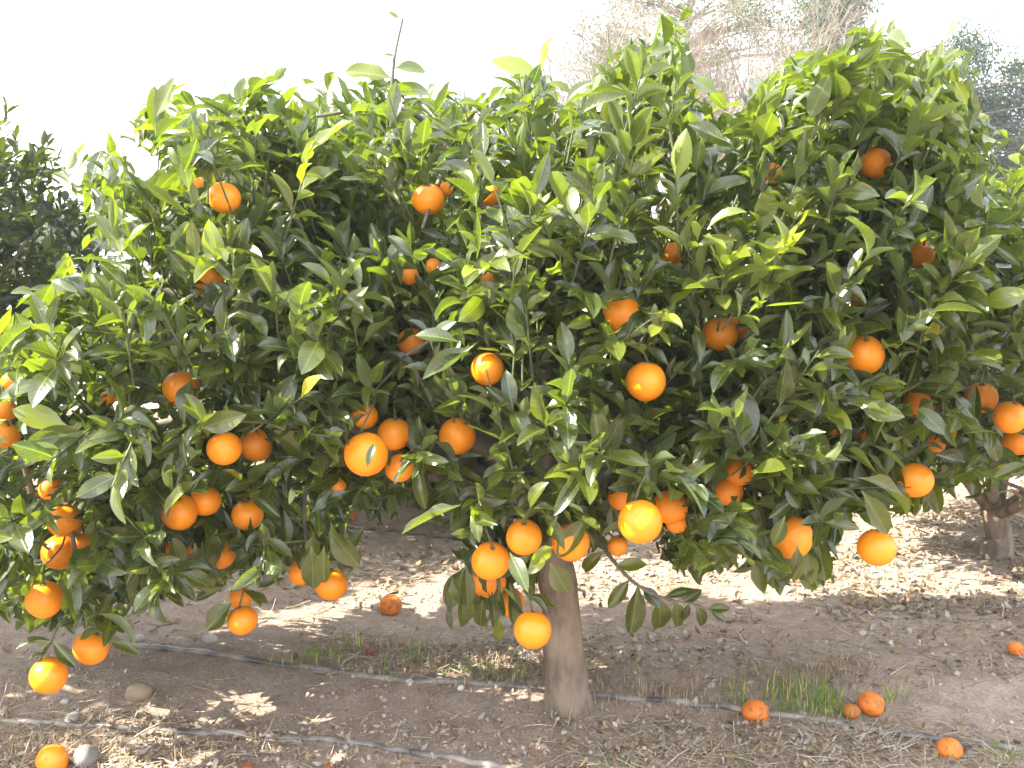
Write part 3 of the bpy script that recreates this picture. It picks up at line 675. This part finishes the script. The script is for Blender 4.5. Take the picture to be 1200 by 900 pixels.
for i, (px, py, d, mat, sq, lab) in enumerate([
    (458, 709, 26, M_OLD, .96, 'dull orange windfall with a dark gash lying alone behind the tree on bare soil'),
    (885, 832, 33, M_OLD, .86, 'orange windfall with dark blotches left of the grass tuft'),
    (1020, 823, 34, M_OLD, .85, 'shrivelling red brown orange windfall right of the grass tuft'),
    (997, 832, 22, M_ROT, .8, 'dark rotten windfall touching the shrivelling orange'),
    (1112, 875, 31, M_OLD, .78, 'flattened orange windfall at the lower right with no fruit near it'),
    (1190, 760, 18, M_OLD, .95, 'small orange windfall in full sun at the right edge'),
    (62, 890, 38, M_PEEL, .96, 'sunlit orange windfall among straw at the bottom left corner'),
    (434, 762, 16, M_ROT, .7, 'faded brown windfall half sunk among dry weeds behind the trunk'),
    (410, 606, 17, M_OLD, .9, 'small far windfall under the back tree weeds'),
    (290, 899, 18, M_ROT, .7, 'squashed reddish windfall at the bottom edge left of the trunk'),
    (387, 899, 15, M_ROT, .7, 'small dark red windfall scrap at the bottom edge')]):
    gp = ground_at(px, py + d * 0.32); r = d / 2 / F * gp[1]; 
    Vv, Qq, T = fruit_mesh('orange', 400 + i, sag=0.16)
    a, b = rg.uniform(0.5, 2.4), rg.uniform(0, 6)
    Rm = np.array(Matrix.Rotation(a, 3, 'X') @ Matrix.Rotation(b, 3, 'Z'))
    Vv = (Vv @ Rm.T) * r; Vv[:, 2] *= sq
    o = link('fallen_orange', mesh('fallen_orange', Vv, Qq, mat, T=T), loc=(gp[0], gp[1], float(H(gp[0], gp[1])) + r * sq * 0.68)); tag(o, lab, 'orange', GF)

# ------------------------------------------------------------------ trees behind in the grove
def grove_tree_parts(seed, ells, n, zlo, fk=0.42, shade_tint=1.0):
    rng = np.random.default_rng(seed)
    P, g, v = crown_shoots(ells, n, rng, zlo=zlo, inner=0.55)
    B, D, N, L, Wd, yk = build_foliage(P, g, v, rng, 0.9, (0.055, 0.10), per=(6, 10))
    V_, Q_, c_, uv_ = leaves_mesh(B, D, N, L, Wd, leaf_tint(len(B), rng, yk * 0.8) * shade_tint, 5, 3, rng=rng)
    cr = mesh('crown', V_, Q_, M_LEAFB, col=c_)
    t = Tubes(); P_, R_ = catmull([(0, 0, -0.08), (0, 0, 0.03), (0.01, 0, fk * .33), (0.0, 0.01, fk * .7), (-0.01, 0.02, fk)], [0.08, 0.065, 0.052, 0.05, 0.048], 4); t.add(P_, R_, 16, rough=0.12)
    b = Tubes()
    for k in range(9):
        th = k / 9 * 6.28 + rng.uniform(-.2, .2); e = np.array([cos(th) * 0.8, sin(th) * 0.8, rng.uniform(0.6, 1.4)])
        s = np.array([0, 0.015, rng.uniform(fk * .7, fk * .97)]); m = s + (e - s) * 0.4 + [0, 0, -0.04 + 0.1 * (k % 2)]
        P_, R_ = catmull([s, m, e], [0.028, 0.018, 0.006], 5); b.add(P_, R_, 7, rough=.1, cap=False)
        for q in range(3):
            s2 = P_[4 + q]; e2 = s2 + rng.normal(0, 0.22, 3) + [0, 0, 0.1]; b.add([s2, (s2 + e2) / 2 + [0, 0, .03], e2], [0.009, 0.006, 0.003], 5, cap=False)
    return cr, t.mesh('trunk', M_BARK), b.mesh('branches', M_BARK)
def grove_tree(parts, loc, rz, sc, label):
    e = bpy.data.objects.new('orange_tree', None); COL.objects.link(e); e.location = (loc[0], loc[1], float(H(loc[0], loc[1]))); e.rotation_euler = (0, 0, rz); e.scale = (sc, sc, sc)
    tag(e, label, 'orange tree', 'orange trees planted in a grid')
    for n_, me in zip(('crown', 'trunk', 'branches'), parts): link(n_, me, e)
    return e
E0 = [((0, 0, 0.92), (0.85, 0.85, 0.68)), ((0.35, -0.2, 0.75), (0.65, 0.6, 0.5)), ((-0.4, 0.3, 0.8), (0.6, 0.65, 0.55))]
E1 = [((0, 0, 0.98), (1.05, 0.9, 0.50)), ((0.5, 0.2, 0.9), (0.7, 0.7, 0.42)), ((-0.45, -0.1, 0.95), (0.65, 0.6, 0.42))]
GA = grove_tree_parts(61, E0, 1500, 0.14); GB = grove_tree_parts(62, E1, 1500, 0.50, 0.2)
E2 = [((0, 0, 1.15), (0.95, 1.0, 0.78)), ((0.1, -0.4, 0.85), (0.8, 0.75, 0.6)), ((-0.5, 0.3, 0.85), (0.7, 0.8, 0.6)), ((-0.75, 0, 1.35), (0.5, 0.5, 0.6))]
GC = grove_tree_parts(63, E2, 2700, 0.12, shade_tint=.4)  # leaf colour multiplied down to paint in this tree's shade
rt = ground_at(1175, 655); bt = ground_at(498, 592)
grove_tree(GB, (rt[0], rt[1] + 0.05), 0.4, 1.0, 'orange tree with forked pale trunk and low limbs at the right edge')
grove_tree(GA, (bt[0], bt[1]), 2.0, 0.95, 'orange tree behind, trunk seen under the crown left of the nearest trunk')
grove_tree(GC, (-2.70, 3.75), 0.0, 0.98, 'orange tree with shade-darkened leaves at the left frame edge behind the nearest crown')
GRD = 'orange trees far back in the grove'
for k, (x, y, rz, sc, lab) in enumerate([(1.5, 6.2, 1.0, 1.0, 'orange tree deep in the grove right of the nearest trunk, seen under its crown'),
    (3.9, 5.3, 2.2, 1.0, 'orange tree beyond the right edge tree'), (-4.7, 7.2, 3.0, .8, 'far orange tree showing between left edge tree and nearest crown'), (-4.25, 3.55, 4.0, 1.15, 'orange tree left of the dark one, outside the frame edge'), (-3.05, 2.3, 1.3, 1.0, 'orange tree of the near row left of the frame edge, shading the soil'), (-1.0, 7.4, 4.0, 1.0, 'far orange tree behind the back tree left of centre'),  # both trees outside the frame are added for the shade they cast
    (3.4, 8.2, 5.0, 1.0, 'far orange tree on the right behind the low limbed one'), (-5.3, 5.9, .5, .75, 'orange tree far left beyond the dark one'), (0.6, 9.0, .9, 1.0, 'farthest orange tree near the centre')]):
    grove_tree((GA, GB)[k % 2] if k else GA, (x, y), rz, sc, lab)
# a few fruit on the trees behind
for (px, py, d, Y_, lab) in [(551, 569, 13, 4.0, 'tiny orange on the back tree left of the trunk'), (1105, 229, 12, 2.9, 'tiny orange spot among leaves high at the right'),
                             (88, 352, 12, 3.0, 'tiny orange spot below the yellow leaf at the left')]:
    c = at(px, py, Y_); r = max(d / 2 / F * Y_, 0.02); Vv, Qq, T = fruit_mesh('orange', 300 + px)
    o = link('orange', mesh('orange', Vv * r, Qq, M_PEEL, T=T), loc=c); tag(o, lab, 'orange', 'small oranges on the trees behind')

# ------------------------------------------------------------------ tall trees far behind
def branching(t, p, d, L, r, depth, rng, tips, spread=0.55, k=5, up=0.15):
    n = 4; pts = [p]; 
    for i in range(n):
        d = norm(d + rng.normal(0, 0.10, 3) + np.array([0, 0, up * 0.3])); pts.append(pts[-1] + d * L / n)
    pts = np.array(pts); t.add(pts, np.linspace(r, r * 0.62, n + 1), k if depth > 1 else 3, cap=False)
    if depth == 0: tips.append((pts[-1], d)); return
    for i in range(rng.integers(3, 5)):
        f = rng.uniform(0.35, 1.0) if i else 1.0
        q = pts[min(int(f * n), n)]; a = norm(np.cross(d, rng.normal(size=3)))
        nd_ = norm(d * (1 - spread * 0.3) + a * spread * rng.uniform(0.5, 1.2) + np.array([0, 0, up]))
        branching(t, q, nd_, L * rng.uniform(0.62, 0.85), r * 0.58, depth - 1, rng, tips, spread, k, up)
def bare_tree(x, y, h, seed, label, depth=6, mat=None, leafy=0.0, r=0.13, name='bare_tree', spread=0.5, nl=3, tf=0.14, rl=0.5, ls=0.2, up=0.05):
    rng = np.random.default_rng(seed); e = bpy.data.objects.new(name, None); COL.objects.link(e); e.location = (x, y, float(H(x, y))); tag(e, label, 'tree')
    t = Tubes(); P_, R_ = catmull([(0, 0, -0.1), (0.03, 0, h * 0.06), (-0.02, 0.03, h * tf)], [r * 1.2, r, r * 0.9], 5); t.add(P_, R_, 12, rough=.08)
    link('trunk', t.mesh('trunk', mat or M_PALE), e)
    b = Tubes(); tips = []
    for k in range(nl):
        th = k / nl * 6.28 + rng.uniform(-.3, .3)
        branching(b, P_[-1] - np.array([0, 0, 0.1 * k]), norm(np.array([cos(th) * 0.6 * (1 - .5 * (k % 2)), sin(th) * 0.5, 1.0])), h * ls, r * rl, depth, rng, tips, spread, 5, up)
    link('branches', b.mesh('branches', mat or M_PALE), e)
    return e, tips, rng
bt1, tips, rngb = bare_tree(2.5, 14.5, 9.5, 5, 'tall bare tree with fine pinkish grey twigs behind the crown, upper right', depth=6, nl=9, r=0.11, rl=0.48, ls=.19, spread=.66)
def clump_leaves(cent, R, n, rng, Lr, tdark, tmid, tint_y=None, mat=None, drop=0.0):
    P = cent + rng.normal(0, 1, (n, 3)) * np.asarray(R) * 0.5
    D = norm(rng.normal(0, 1, (n, 3)) + [0, 0, -drop]); N = norm(rng.normal(0, 0.6, (n, 3)) + [0, 0, .7])
    c = leaf_tint(n, rng, rng.uniform(0, .2, n), tdark, tmid, tint_y or tmid)
    return leaves_mesh(P, D, N, rng.uniform(*Lr, n), rng.uniform(.15, .25, n), c, 4, 3, rng=rng)
def leafy_tree(name, x, y, h, blobs, n, seed, label, dark, mid, Lr=(0.06, 0.12), r=0.12, mat=None):
    rng = np.random.default_rng(seed); e = bpy.data.objects.new(name, None); COL.objects.link(e); e.location = (x, y, float(H(x, y))); tag(e, label, 'tree')
    t = Tubes(); P_, R_ = catmull([(0, 0, -0.1), (0.05, 0, h * 0.3), (-0.05, 0.05, h * 0.6), (0, 0, h * 0.92)], [r * 1.2, r, r * .6, r * .15], 6); t.add(P_, R_, 12, rough=.08)
    link('trunk', t.mesh('trunk', M_BARK), e)
    VV = []; QQ = []; CC = []; o_ = 0; b = Tubes()
    for (bx, bz, br) in blobs:
        for k in range(int(16 * br / 0.8) + 3):
            c = np.array([bx, 0, bz]) + norm(rng.normal(size=3)) * br * rng.uniform(0.3, 1.0) * [1, 1, .9]
            s = P_[np.argmin(np.linalg.norm(P_ - (c - [0, 0, 0.5]), axis=1))]; b.add([s, (s + c) / 2 + [0, 0, 0.12], c], [0.03, 0.018, 0.006], 5, cap=False)
            m = int(n * rng.uniform(0.6, 1.4)); v1, q1, c1, _ = clump_leaves(c, np.array([.5, .5, .42]) * rng.uniform(.5, 1.1) * br ** .5, m, rng, Lr, dark, mid)
            VV.append(v1); QQ.append(q1 + o_); CC.append(c1); o_ += len(v1)
    link('crown', mesh('crown', np.concatenate(VV), np.concatenate(QQ), mat or M_FAR, col=np.concatenate(CC)), e)
    link('branches', b.mesh('branches', M_BARK), e); return e
# a little new foliage in the bare tree
leafy_tree('green_tree', 3.3, 18.0, 7.6, [(0.2, 5.0, 1.1), (-1.3, 5.2, 1.0), (1.4, 5.8, 1.0), (2.2, 7.4, .9), (-0.6, 6.6, 1.0)], 170, 71, 'loose olive green tree standing behind the bare twigs', (0.07, 0.10, 0.05), (0.14, 0.17, 0.08), (0.05, 0.1))
leafy_tree('eucalyptus_tree', 7.6, 19.0, 6.5, [(-1.2, 4.2, .8), (0.2, 4.6, 1.0), (1.5, 4.9, 1.1), (2.6, 4.4, 1.1), (0.8, 3.4, 1.3), (2.4, 3.1, 1.3), (-.9, 3.0, 1.1), (-1.6, 5.0, .45)], 380, 72, 'blue green eucalyptus behind the right side of the crown', (0.025, 0.045, 0.035), (0.07, 0.10, 0.08), (0.06, 0.12))
leafy_tree('eucalyptus_tree', 5.6, 17.0, 8.4, [(0.3, 7.0, .6), (-.1, 6.1, .8), (.2, 5.2, .8), (0.0, 4.2, .9), (0.6, 3.3, 1.0)], 260, 73, 'slim tall blue green eucalyptus right of the bare tree', (0.045, 0.075, 0.06), (0.10, 0.14, 0.11), (0.06, 0.12))
leafy_tree('dense_tree', -2.1, 26.0, 6.4, [(0.2, 5.2, 1.0), (-1.2, 4.6, 1.1), (1.3, 4.8, 1.0), (0, 3.4, 1.5)], 160, 74, 'far dark tree whose top just shows over the centre of the crown', (0.04, 0.065, 0.05), (0.08, 0.11, 0.08), (0.1, 0.18))
bare_tree(-3.1, 15.5, 5.6, 9, 'small far bare tree whose faint twigs show above the crown, upper left', depth=5, r=0.08, spread=0.6)
# far grove belt on the horizon
for k, (x, lab) in enumerate([(-17, 'leftmost far orchard windbreak tree on the horizon'), (-11, 'far windbreak tree left of the fence gap'), (13, 'far windbreak tree right of the eucalyptus')]):
    leafy_tree('windbreak_tree', x, 34.0 + k, 4.6, [(-1.5, 2.2, 1.5), (0.2, 2.8, 1.6), (1.8, 2.2, 1.5)], 120, 80 + k, lab, (0.04, 0.065, 0.04), (0.08, 0.11, 0.06), (0.12, 0.22))

# white rail fence seen through the leaves on the left
def fence():
    e = bpy.data.objects.new('rail_fence', None); COL.objects.link(e)
    m, t, o = newmat('white_paint'); nz = nd(t, 'ShaderNodeTexNoise', {'Scale': 20.0, 'Detail': 4.0}).outputs['Fac']
    p = nd(t, 'ShaderNodeBsdfPrincipled', {'Base Color': ramp(t, nz, [(0.3, (0.62, 0.6, 0.56)), (0.7, (0.8, 0.79, 0.76))]), 'Roughness': 0.5}); t.links.new(p.outputs[0], o.inputs['Surface'])
    x0, y0, x1, y1 = -9.0, 13.2, -3.2, 12.6
    e.location = (x0, y0, 0); tag(e, 'white metal rail fence seen through a leaf gap at the left', 'fence')
    for z in (1.50, 1.22, 0.75):
        tb = Tubes(); tb.add([(0, 0, z), ((x1 - x0) / 2, (y1 - y0) / 2, z), (x1 - x0, y1 - y0, z)], [0.025] * 3, 8); link('rail', tb.mesh('rail', m), e)
    for k in range(6):
        tb = Tubes(); px, py = (x1 - x0) * k / 5, (y1 - y0) * k / 5; tb.add([(px, py, -0.05), (px, py, 0.8), (px, py, 1.55)], [0.03] * 3, 8); link('post', tb.mesh('post', m), e)
fence()

# ------------------------------------------------------------------ irrigation hoses
def hose(pts, r, label, lift=0.6, sink=0.0):
    P = np.array([ground_at(*p) for p in pts]); Pc, _ = catmull(list(P), [r] * len(P), 24)
    Pc[:, 2] = H(Pc[:, 0], Pc[:, 1]); k = np.ones(15) / 15; z = np.convolve(np.pad(Pc[:, 2], 7, mode='edge'), k, 'valid'); Pc[:, 2] = z + r * (lift - .35) + 0.002 * np.sin(np.arange(len(z)) * 0.35) - sink
    t = Tubes(); t.add(Pc, np.full(len(Pc), r), 12); o = link('irrigation_hose', t.mesh('irrigation_hose', M_HOSE)); tag(o, label, 'hose', 'drip irrigation hoses')
hose([(-60, 842), (60, 850), (160, 857), (260, 862), (380, 868), (450, 877), (520, 888), (580, 898), (660, 915)], 0.0085, 'pale dusty irrigation hose crossing the bottom left foreground')
hose([(100, 748), (190, 760), (260, 768), (350, 782), (450, 795), (560, 802), (640, 808), (720, 818), (820, 827), (900, 838), (1010, 855), (1120, 872), (1230, 884)], 0.009, 'dark irrigation hose running along the tree line past the near trunk', 0.5)
hose([(960, 648), (1040, 660), (1100, 664), (1200, 676), (1280, 684)], 0.009, 'thin irrigation hose on lit soil in front of the right edge trunk')
hose([(330, 612), (430, 621), (500, 628), (600, 636), (700, 640)], 0.010, 'thin sunlit irrigation hose under the back tree', 0.9)

# ------------------------------------------------------------------ stones
def stone(px, py, w, h, c, label, seed):
    rng = np.random.default_rng(seed); gp = ground_at(px, py + h * 0.3); s = gp[1] / F / 2
    bmv, q, T = fruit_mesh('s', seed, 24, 16, 1.0, sag=0.0); bmv = norm(bmv) * (0.85 + 0.35 * noise3(norm(bmv) * 1.0 + seed, 1.6, seed))[:, None]
    bmv = bmv * [w * s, w * s * 0.8, h * s]
    o = link('stone', mesh('stone', bmv, q, M_STONE, T=T, col=np.tile(np.array(c), (len(bmv), 1))), loc=(gp[0], gp[1], float(H(gp[0], gp[1])) + h * s * 0.6)); o.rotation_euler = (0.1, 0.15, rng.uniform(0, 6)); tag(o, label, 'stone', 'loose stones on the soil')
stone(163, 811, 32, 24, (0.30, 0.22, 0.15), 'rounded tan stone on bare soil left of the trunk', 1)
stone(101, 886, 34, 28, (0.22, 0.20, 0.18), 'grey stone beside the windfall at the bottom left', 2)
stone(163, 748, 16, 10, (0.5, 0.47, 0.43), 'small pale stone at the left end of the dark hose', 3)
stone(246, 748, 20, 8, (0.5, 0.46, 0.42), 'flat pale stone above the dark hose, left of the grass', 4)
stone(85, 841, 22, 10, (0.4, 0.37, 0.34), 'flat grey stone touching the foreground hose', 5)
stone(76, 822, 10, 7, (0.5, 0.47, 0.44), 'tiny pale stone below the lowest left orange', 6)
stone(540, 806, 9, 8, (0.6, 0.58, 0.55), 'tiny white stone left of the trunk foot', 7)

# ------------------------------------------------------------------ loose ground cover
def scatter(n, dens, rng, ylo=1.75, yhi=9.5):
    y = ylo * (yhi / ylo) ** rng.random(n * 3); x = rng.uniform(-0.9, 0.9, n * 3) * y + rng.normal(0, .05, n * 3)
    k = rng.random(n * 3) < dens(x, y); return x[k][:n], y[k][:n]
def dens_litter(x, y):
    q = proj(np.stack([x, y, 0 * x], -1)); px, py = q[:, 0], q[:, 1]
    d = 0.10 + 0 * px
    d = np.where((py < 705) & (py > 560), 0.75, d)
    d = np.where((px > 850) & (py > 640) & (py < 730), 1.0, d)
    d = np.where((py > 735) & (py < 815) & (px > 350), 0.35, d)
    d = np.where((py > 855 - 0.0 * px), 0.8, d)
    d = np.where((px < 420) & (py > 700) & (py < 845), 0.06, d)
    return d * np.clip(fnoise(x * 2.2, y * 2.2, 90, 3) * 3.2 - 0.85, 0.05, 1)
rl = np.random.default_rng(31)
x, y = scatter(19000, dens_litter, rl); n = len(x); z = H(x, y)
an = rl.uniform(0, 6.28, n); D = np.stack([np.cos(an), np.sin(an), rl.normal(0, .22, n)], -1); N = np.stack([rl.normal(0, .35, n), rl.normal(0, .35, n), np.ones(n)], -1)
N[rl.random(n) < .5] *= -1
pal = np.array([(0.52, 0.43, 0.31), (0.42, 0.32, 0.20), (0.60, 0.54, 0.44), (0.30, 0.19, 0.11), (0.48, 0.34, 0.18), (0.55, 0.50, 0.42)])
V_, Q_, c_, uv_ = leaves_mesh(np.stack([x, y, z + 0.006], -1), D, N, rl.uniform(0.014, 0.048, n) * np.clip(y / 3.2, .55, 1.1), rl.uniform(.16, .3, n), pal[rl.integers(0, 6, n)] * rl.uniform(.5, 1.0, (n, 1)), 6, 3, cup=rl.uniform(0, 1.1, n), bend=rl.normal(0, .55, n), wave=rl.uniform(0, .3, n), rng=rl)
tag(link('leaf_litter', mesh('leaf_litter', V_, Q_, M_LITTER, col=c_)), 'dry curled pale brown leaves strewn over the soil', kind='stuff')
# straw, dead stems and little sticks
def dens_straw(x, y):
    q = proj(np.stack([x, y, 0 * x], -1)); px, py = q[:, 0], q[:, 1]
    d = 0.16 + 0 * px; d = np.where((py > 740) & (py < 812) & (px > 330) & (px < 720), 1, d); d = np.where(py > 852, 1, d); d = np.where((py > 765) & (py < 800) & (px > 900) & (px < 1030), 1, d); d = np.where((py < 690) & (py > 560), .55, d)
    d = np.where((px < 380) & (py > 760) & (py < 840), 0.05, d)
    return d * np.clip(fnoise(x * 3, y * 3, 95, 3) * 3 - 0.8, 0.08, 1)
x, y = scatter(21000, dens_straw, rl); n = len(x); z = H(x, y)
an = rl.uniform(0, 6.28, n); ln = rl.uniform(0.02, 0.11, n) * rl.uniform(.5, 1, n); tl = np.abs(rl.normal(0.05, .22, n))
d = np.stack([np.cos(an) * np.cos(tl), np.sin(an) * np.cos(tl), np.sin(tl)], -1); s = np.cross(d, [0, 0, 1.]); s = norm(s); u_ = np.cross(s, d)
wd = rl.uniform(0.0006, 0.0018, n) * np.clip(y / 2.2, 1, 2)
p0 = np.stack([x, y, z + 0.003], -1); st_ = []
for t_ in (0, .5, 1.0):
    c0 = p0 + d * (ln * t_)[:, None] + u_ * (rl.normal(0, .06, n) * ln * (t_ > 0))[:, None]; w_ = wd[:, None] * (1.1 - .6 * t_)
    for aa in (0, 2.09, 4.19): st_.append(c0 + (s * cos(aa) + u_ * sin(aa)) * w_)
V_ = np.stack(st_, 1).reshape(-1, 3); b0 = np.array([(0, 1, 4, 3), (1, 2, 5, 4), (2, 0, 3, 5), (3, 4, 7, 6), (4, 5, 8, 7), (5, 3, 6, 8)])
Q_ = (b0[None] + (np.arange(n) * 9)[:, None, None]).reshape(-1, 4)
pal = np.array([(0.55, 0.44, 0.28), (0.45, 0.35, 0.22), (0.30, 0.22, 0.15), (0.62, 0.54, 0.40)])
tag(link('straw_litter', mesh('straw_litter', V_, Q_, M_STRAW, col=np.repeat(pal[rl.integers(0, 4, n)] * rl.uniform(.7, 1.1, (n, 1)), 9, 0))), 'dry straw and thin sticks lying on the soil', kind='stuff')
# pebbles and clods
x, y = scatter(13000, lambda x, y: np.clip(fnoise(x * 2.4, y * 2.4, 120, 3) * 2.6 - .7, .1, 1), rl, 1.75, 6.5); n = len(x); z = H(x, y)
ico = np.array([(0, 0, 1), (.89, 0, .45), (.28, .85, .45), (-.72, .53, .45), (-.72, -.53, .45), (.28, -.85, .45), (.72, .53, -.45), (-.28, .85, -.45), (-.89, 0, -.45), (-.28, -.85, -.45), (.72, -.53, -.45), (0, 0, -1)])
it = np.array([(0, 1, 2), (0, 2, 3), (0, 3, 4), (0, 4, 5), (0, 5, 1), (1, 6, 2), (2, 7, 3), (3, 8, 4), (4, 9, 5), (5, 10, 1), (2, 6, 7), (3, 7, 8), (4, 8, 9), (5, 9, 10), (1, 10, 6), (11, 7, 6), (11, 8, 7), (11, 9, 8), (11, 10, 9), (11, 6, 10)])
sz = 0.0018 + 0.006 * rl.random(n) ** 3.2; V_ = ico[None] * (sz[:, None] * rl.uniform(.6, 1.3, (n, 3)))[:, None] * rl.uniform(.8, 1.2, (n, 12, 1)) + np.stack([x, y, z + sz * .3], -1)[:, None]
T = (it[None] + (np.arange(n) * 12)[:, None, None]).reshape(-1, 3)
pal = np.array([(0.34, 0.27, 0.21), (0.42, 0.35, 0.28), (0.28, 0.22, 0.17), (0.46, 0.40, 0.34)])
tag(link('pebbles', mesh('pebbles', V_.reshape(-1, 3), None, M_STONE, T=T, col=np.repeat(pal[rl.choice(4, n, p=[.35, .35, .22, .08])], 12, 0))), 'small pebbles and soil crumbs', kind='stuff')
# grass and weeds
def blades(cx, cy, rx, ry, n, h, rng, lean=0.75, w=0.0014):
    x = cx + rng.normal(0, rx, n); y = cy + rng.normal(0, ry, n); z = H(x, y)
    an = rng.uniform(0, 6.28, n); le = np.abs(rng.normal(lean, .25, n)); D = np.stack([np.cos(an) * np.sin(le), np.sin(an) * np.sin(le), np.cos(le)], -1)
    N = np.stack([-np.cos(an), -np.sin(an), 0.3 + 0 * an], -1) * -1; L = h * rng.uniform(.35, 1.1, n)
    return np.stack([x, y, z - .002], -1), D, N, L, np.clip(w / L, .01, .06)
gr = []
rr_ = np.random.default_rng(44)
for (px, py, rx, ry, n_, h) in [(935, 822, .06, .055, 230, .07), (975, 832, .05, .03, 120, .045), (870, 822, .03, .03, 70, .04), (1050, 822, .008, .01, 16, .085), (1038, 822, .01, .01, 10, .07), (350, 780, .06, .03, 40, .05), (372, 772, .03, .02, 50, .06),
                            (418, 760, .01, .02, 14, .09), (455, 798, .02, .02, 18, .05), (490, 775, .015, .02, 20, .09), (540, 795, .05, .03, 25, .06), (560, 790, .03, .02, 20, .07), (610, 790, .03, .03, 20, .05), (1180, 890, .05, .03, 80, .03), (720, 900, .04, .03, 40, .03), (865, 888, .04, .03, 40, .03), (800, 690, .05, .03, 30, .07)]:
    g0 = ground_at(px, py); gr.append(blades(g0[0], g0[1], rx, ry, n_, h, rr_))
cat = [np.concatenate([q[i] for q in gr]) for i in range(5)]
n = len(cat[0]); dry = rr_.random(n) < .25; tg = leaf_tint(n, rr_, rr_.uniform(0, .5, n), (0.05, 0.10, 0.025), (0.08, 0.15, 0.035)); tg[dry] = (0.4, 0.34, 0.2)
V_, Q_, c_, uv_ = leaves_mesh(*cat, tg, 5, 3, cup=np.full(n, .4), bend=np.abs(rr_.normal(.3, .25, n)), wave=np.zeros(n), rng=rr_)
tag(link('grass', mesh('grass', V_, Q_, M_GRASS, col=c_)), 'thin green grass tufts along the tree line', kind='stuff')
# dry weeds tufts
gr = []
for (px, py, rx, ry, n_, h) in [(430, 765, .14, .07, 330, .04), (560, 780, .17, .08, 380, .04), (960, 792, .10, .05, 420, .045), (640, 800, .1, .04, 160, .04), (720, 812, .12, .05, 260, .04), (790, 815, .1, .05, 200, .04), (200, 880, .25, .05, 240, .04), (40, 880, .1, .05, 120, .05), (440, 590, .2, .08, 300, .08), (1040, 690, .3, .1, 200, .05), (30, 815, .05, .04, 60, .05)]:
    g0 = ground_at(px, py); gr.append(blades(g0[0], g0[1], rx, ry, n_, h, rr_, lean=.85, w=.0014))
cat = [np.concatenate([q[i] for q in gr]) for i in range(5)]; n = len(cat[0])
pal = np.array([(0.42, 0.30, 0.17), (0.5, 0.40, 0.25), (0.28, 0.2, 0.13)])
V_, Q_, c_, uv_ = leaves_mesh(*cat, pal[rr_.integers(0, 3, n)] * rr_.uniform(.7, 1.1, (n, 1)), 5, 3, cup=np.full(n, .4), bend=np.abs(rr_.normal(.5, .3, n)), wave=np.zeros(n), rng=rr_)
tag(link('dry_grass', mesh('dry_grass', V_, Q_, M_LITTER, col=c_)), 'tangled brown dead grass tufts', kind='stuff')
# leafy weeds under the back tree
VV = []; QQ = []; CC = []; o_ = 0
for (px, py, w_, n_) in [(425, 592, .12, 160), (395, 590, .1, 100), (470, 598, .1, 60), (545, 600, .12, 90), (340, 596, .15, 120), (700, 600, .12, 70)]:
    g0 = ground_at(px, py); c = g0 + np.array([0, 0, .10]); v1, q1, c1, _ = clump_leaves(c, (w_ * 1.4, w_, .22), n_, rr_, (0.03, 0.06), (0.06, 0.12, 0.02), (0.12, 0.22, 0.035))
    VV.append(v1); QQ.append(q1 + o_); CC.append(c1); o_ += len(v1)
tag(link('weeds', mesh('weeds', np.concatenate(VV), np.concatenate(QQ), M_GRASS, col=np.concatenate(CC))), 'bright green leafy weeds at the foot of the back tree', kind='stuff')

# ------------------------------------------------------------------ dusty air
def haze():
    m, t, o = newmat('dusty_air'); v = nd(t, 'ShaderNodeVolumePrincipled', {'Color': (0.93, 0.96, 1.0, 1), 'Density': 0.0026, 'Anisotropy': 0.2}); t.links.new(v.outputs[0], o.inputs['Volume'])
    a, b = np.array([-305, -45, -3.0]), np.array([305, 425, 13.0])
    Vv = np.array([[(a, b)[i][0], (a, b)[j][1], (a, b)[k][2]] for i in (0, 1) for j in (0, 1) for k in (0, 1)])
    Qq = [(0, 1, 3, 2), (4, 6, 7, 5), (0, 4, 5, 1), (2, 3, 7, 6), (0, 2, 6, 4), (1, 5, 7, 3)]
    tag(link('haze', mesh('haze', Vv, Qq, m, smooth=False)), 'pale dusty air over the grove', kind='stuff')
haze()
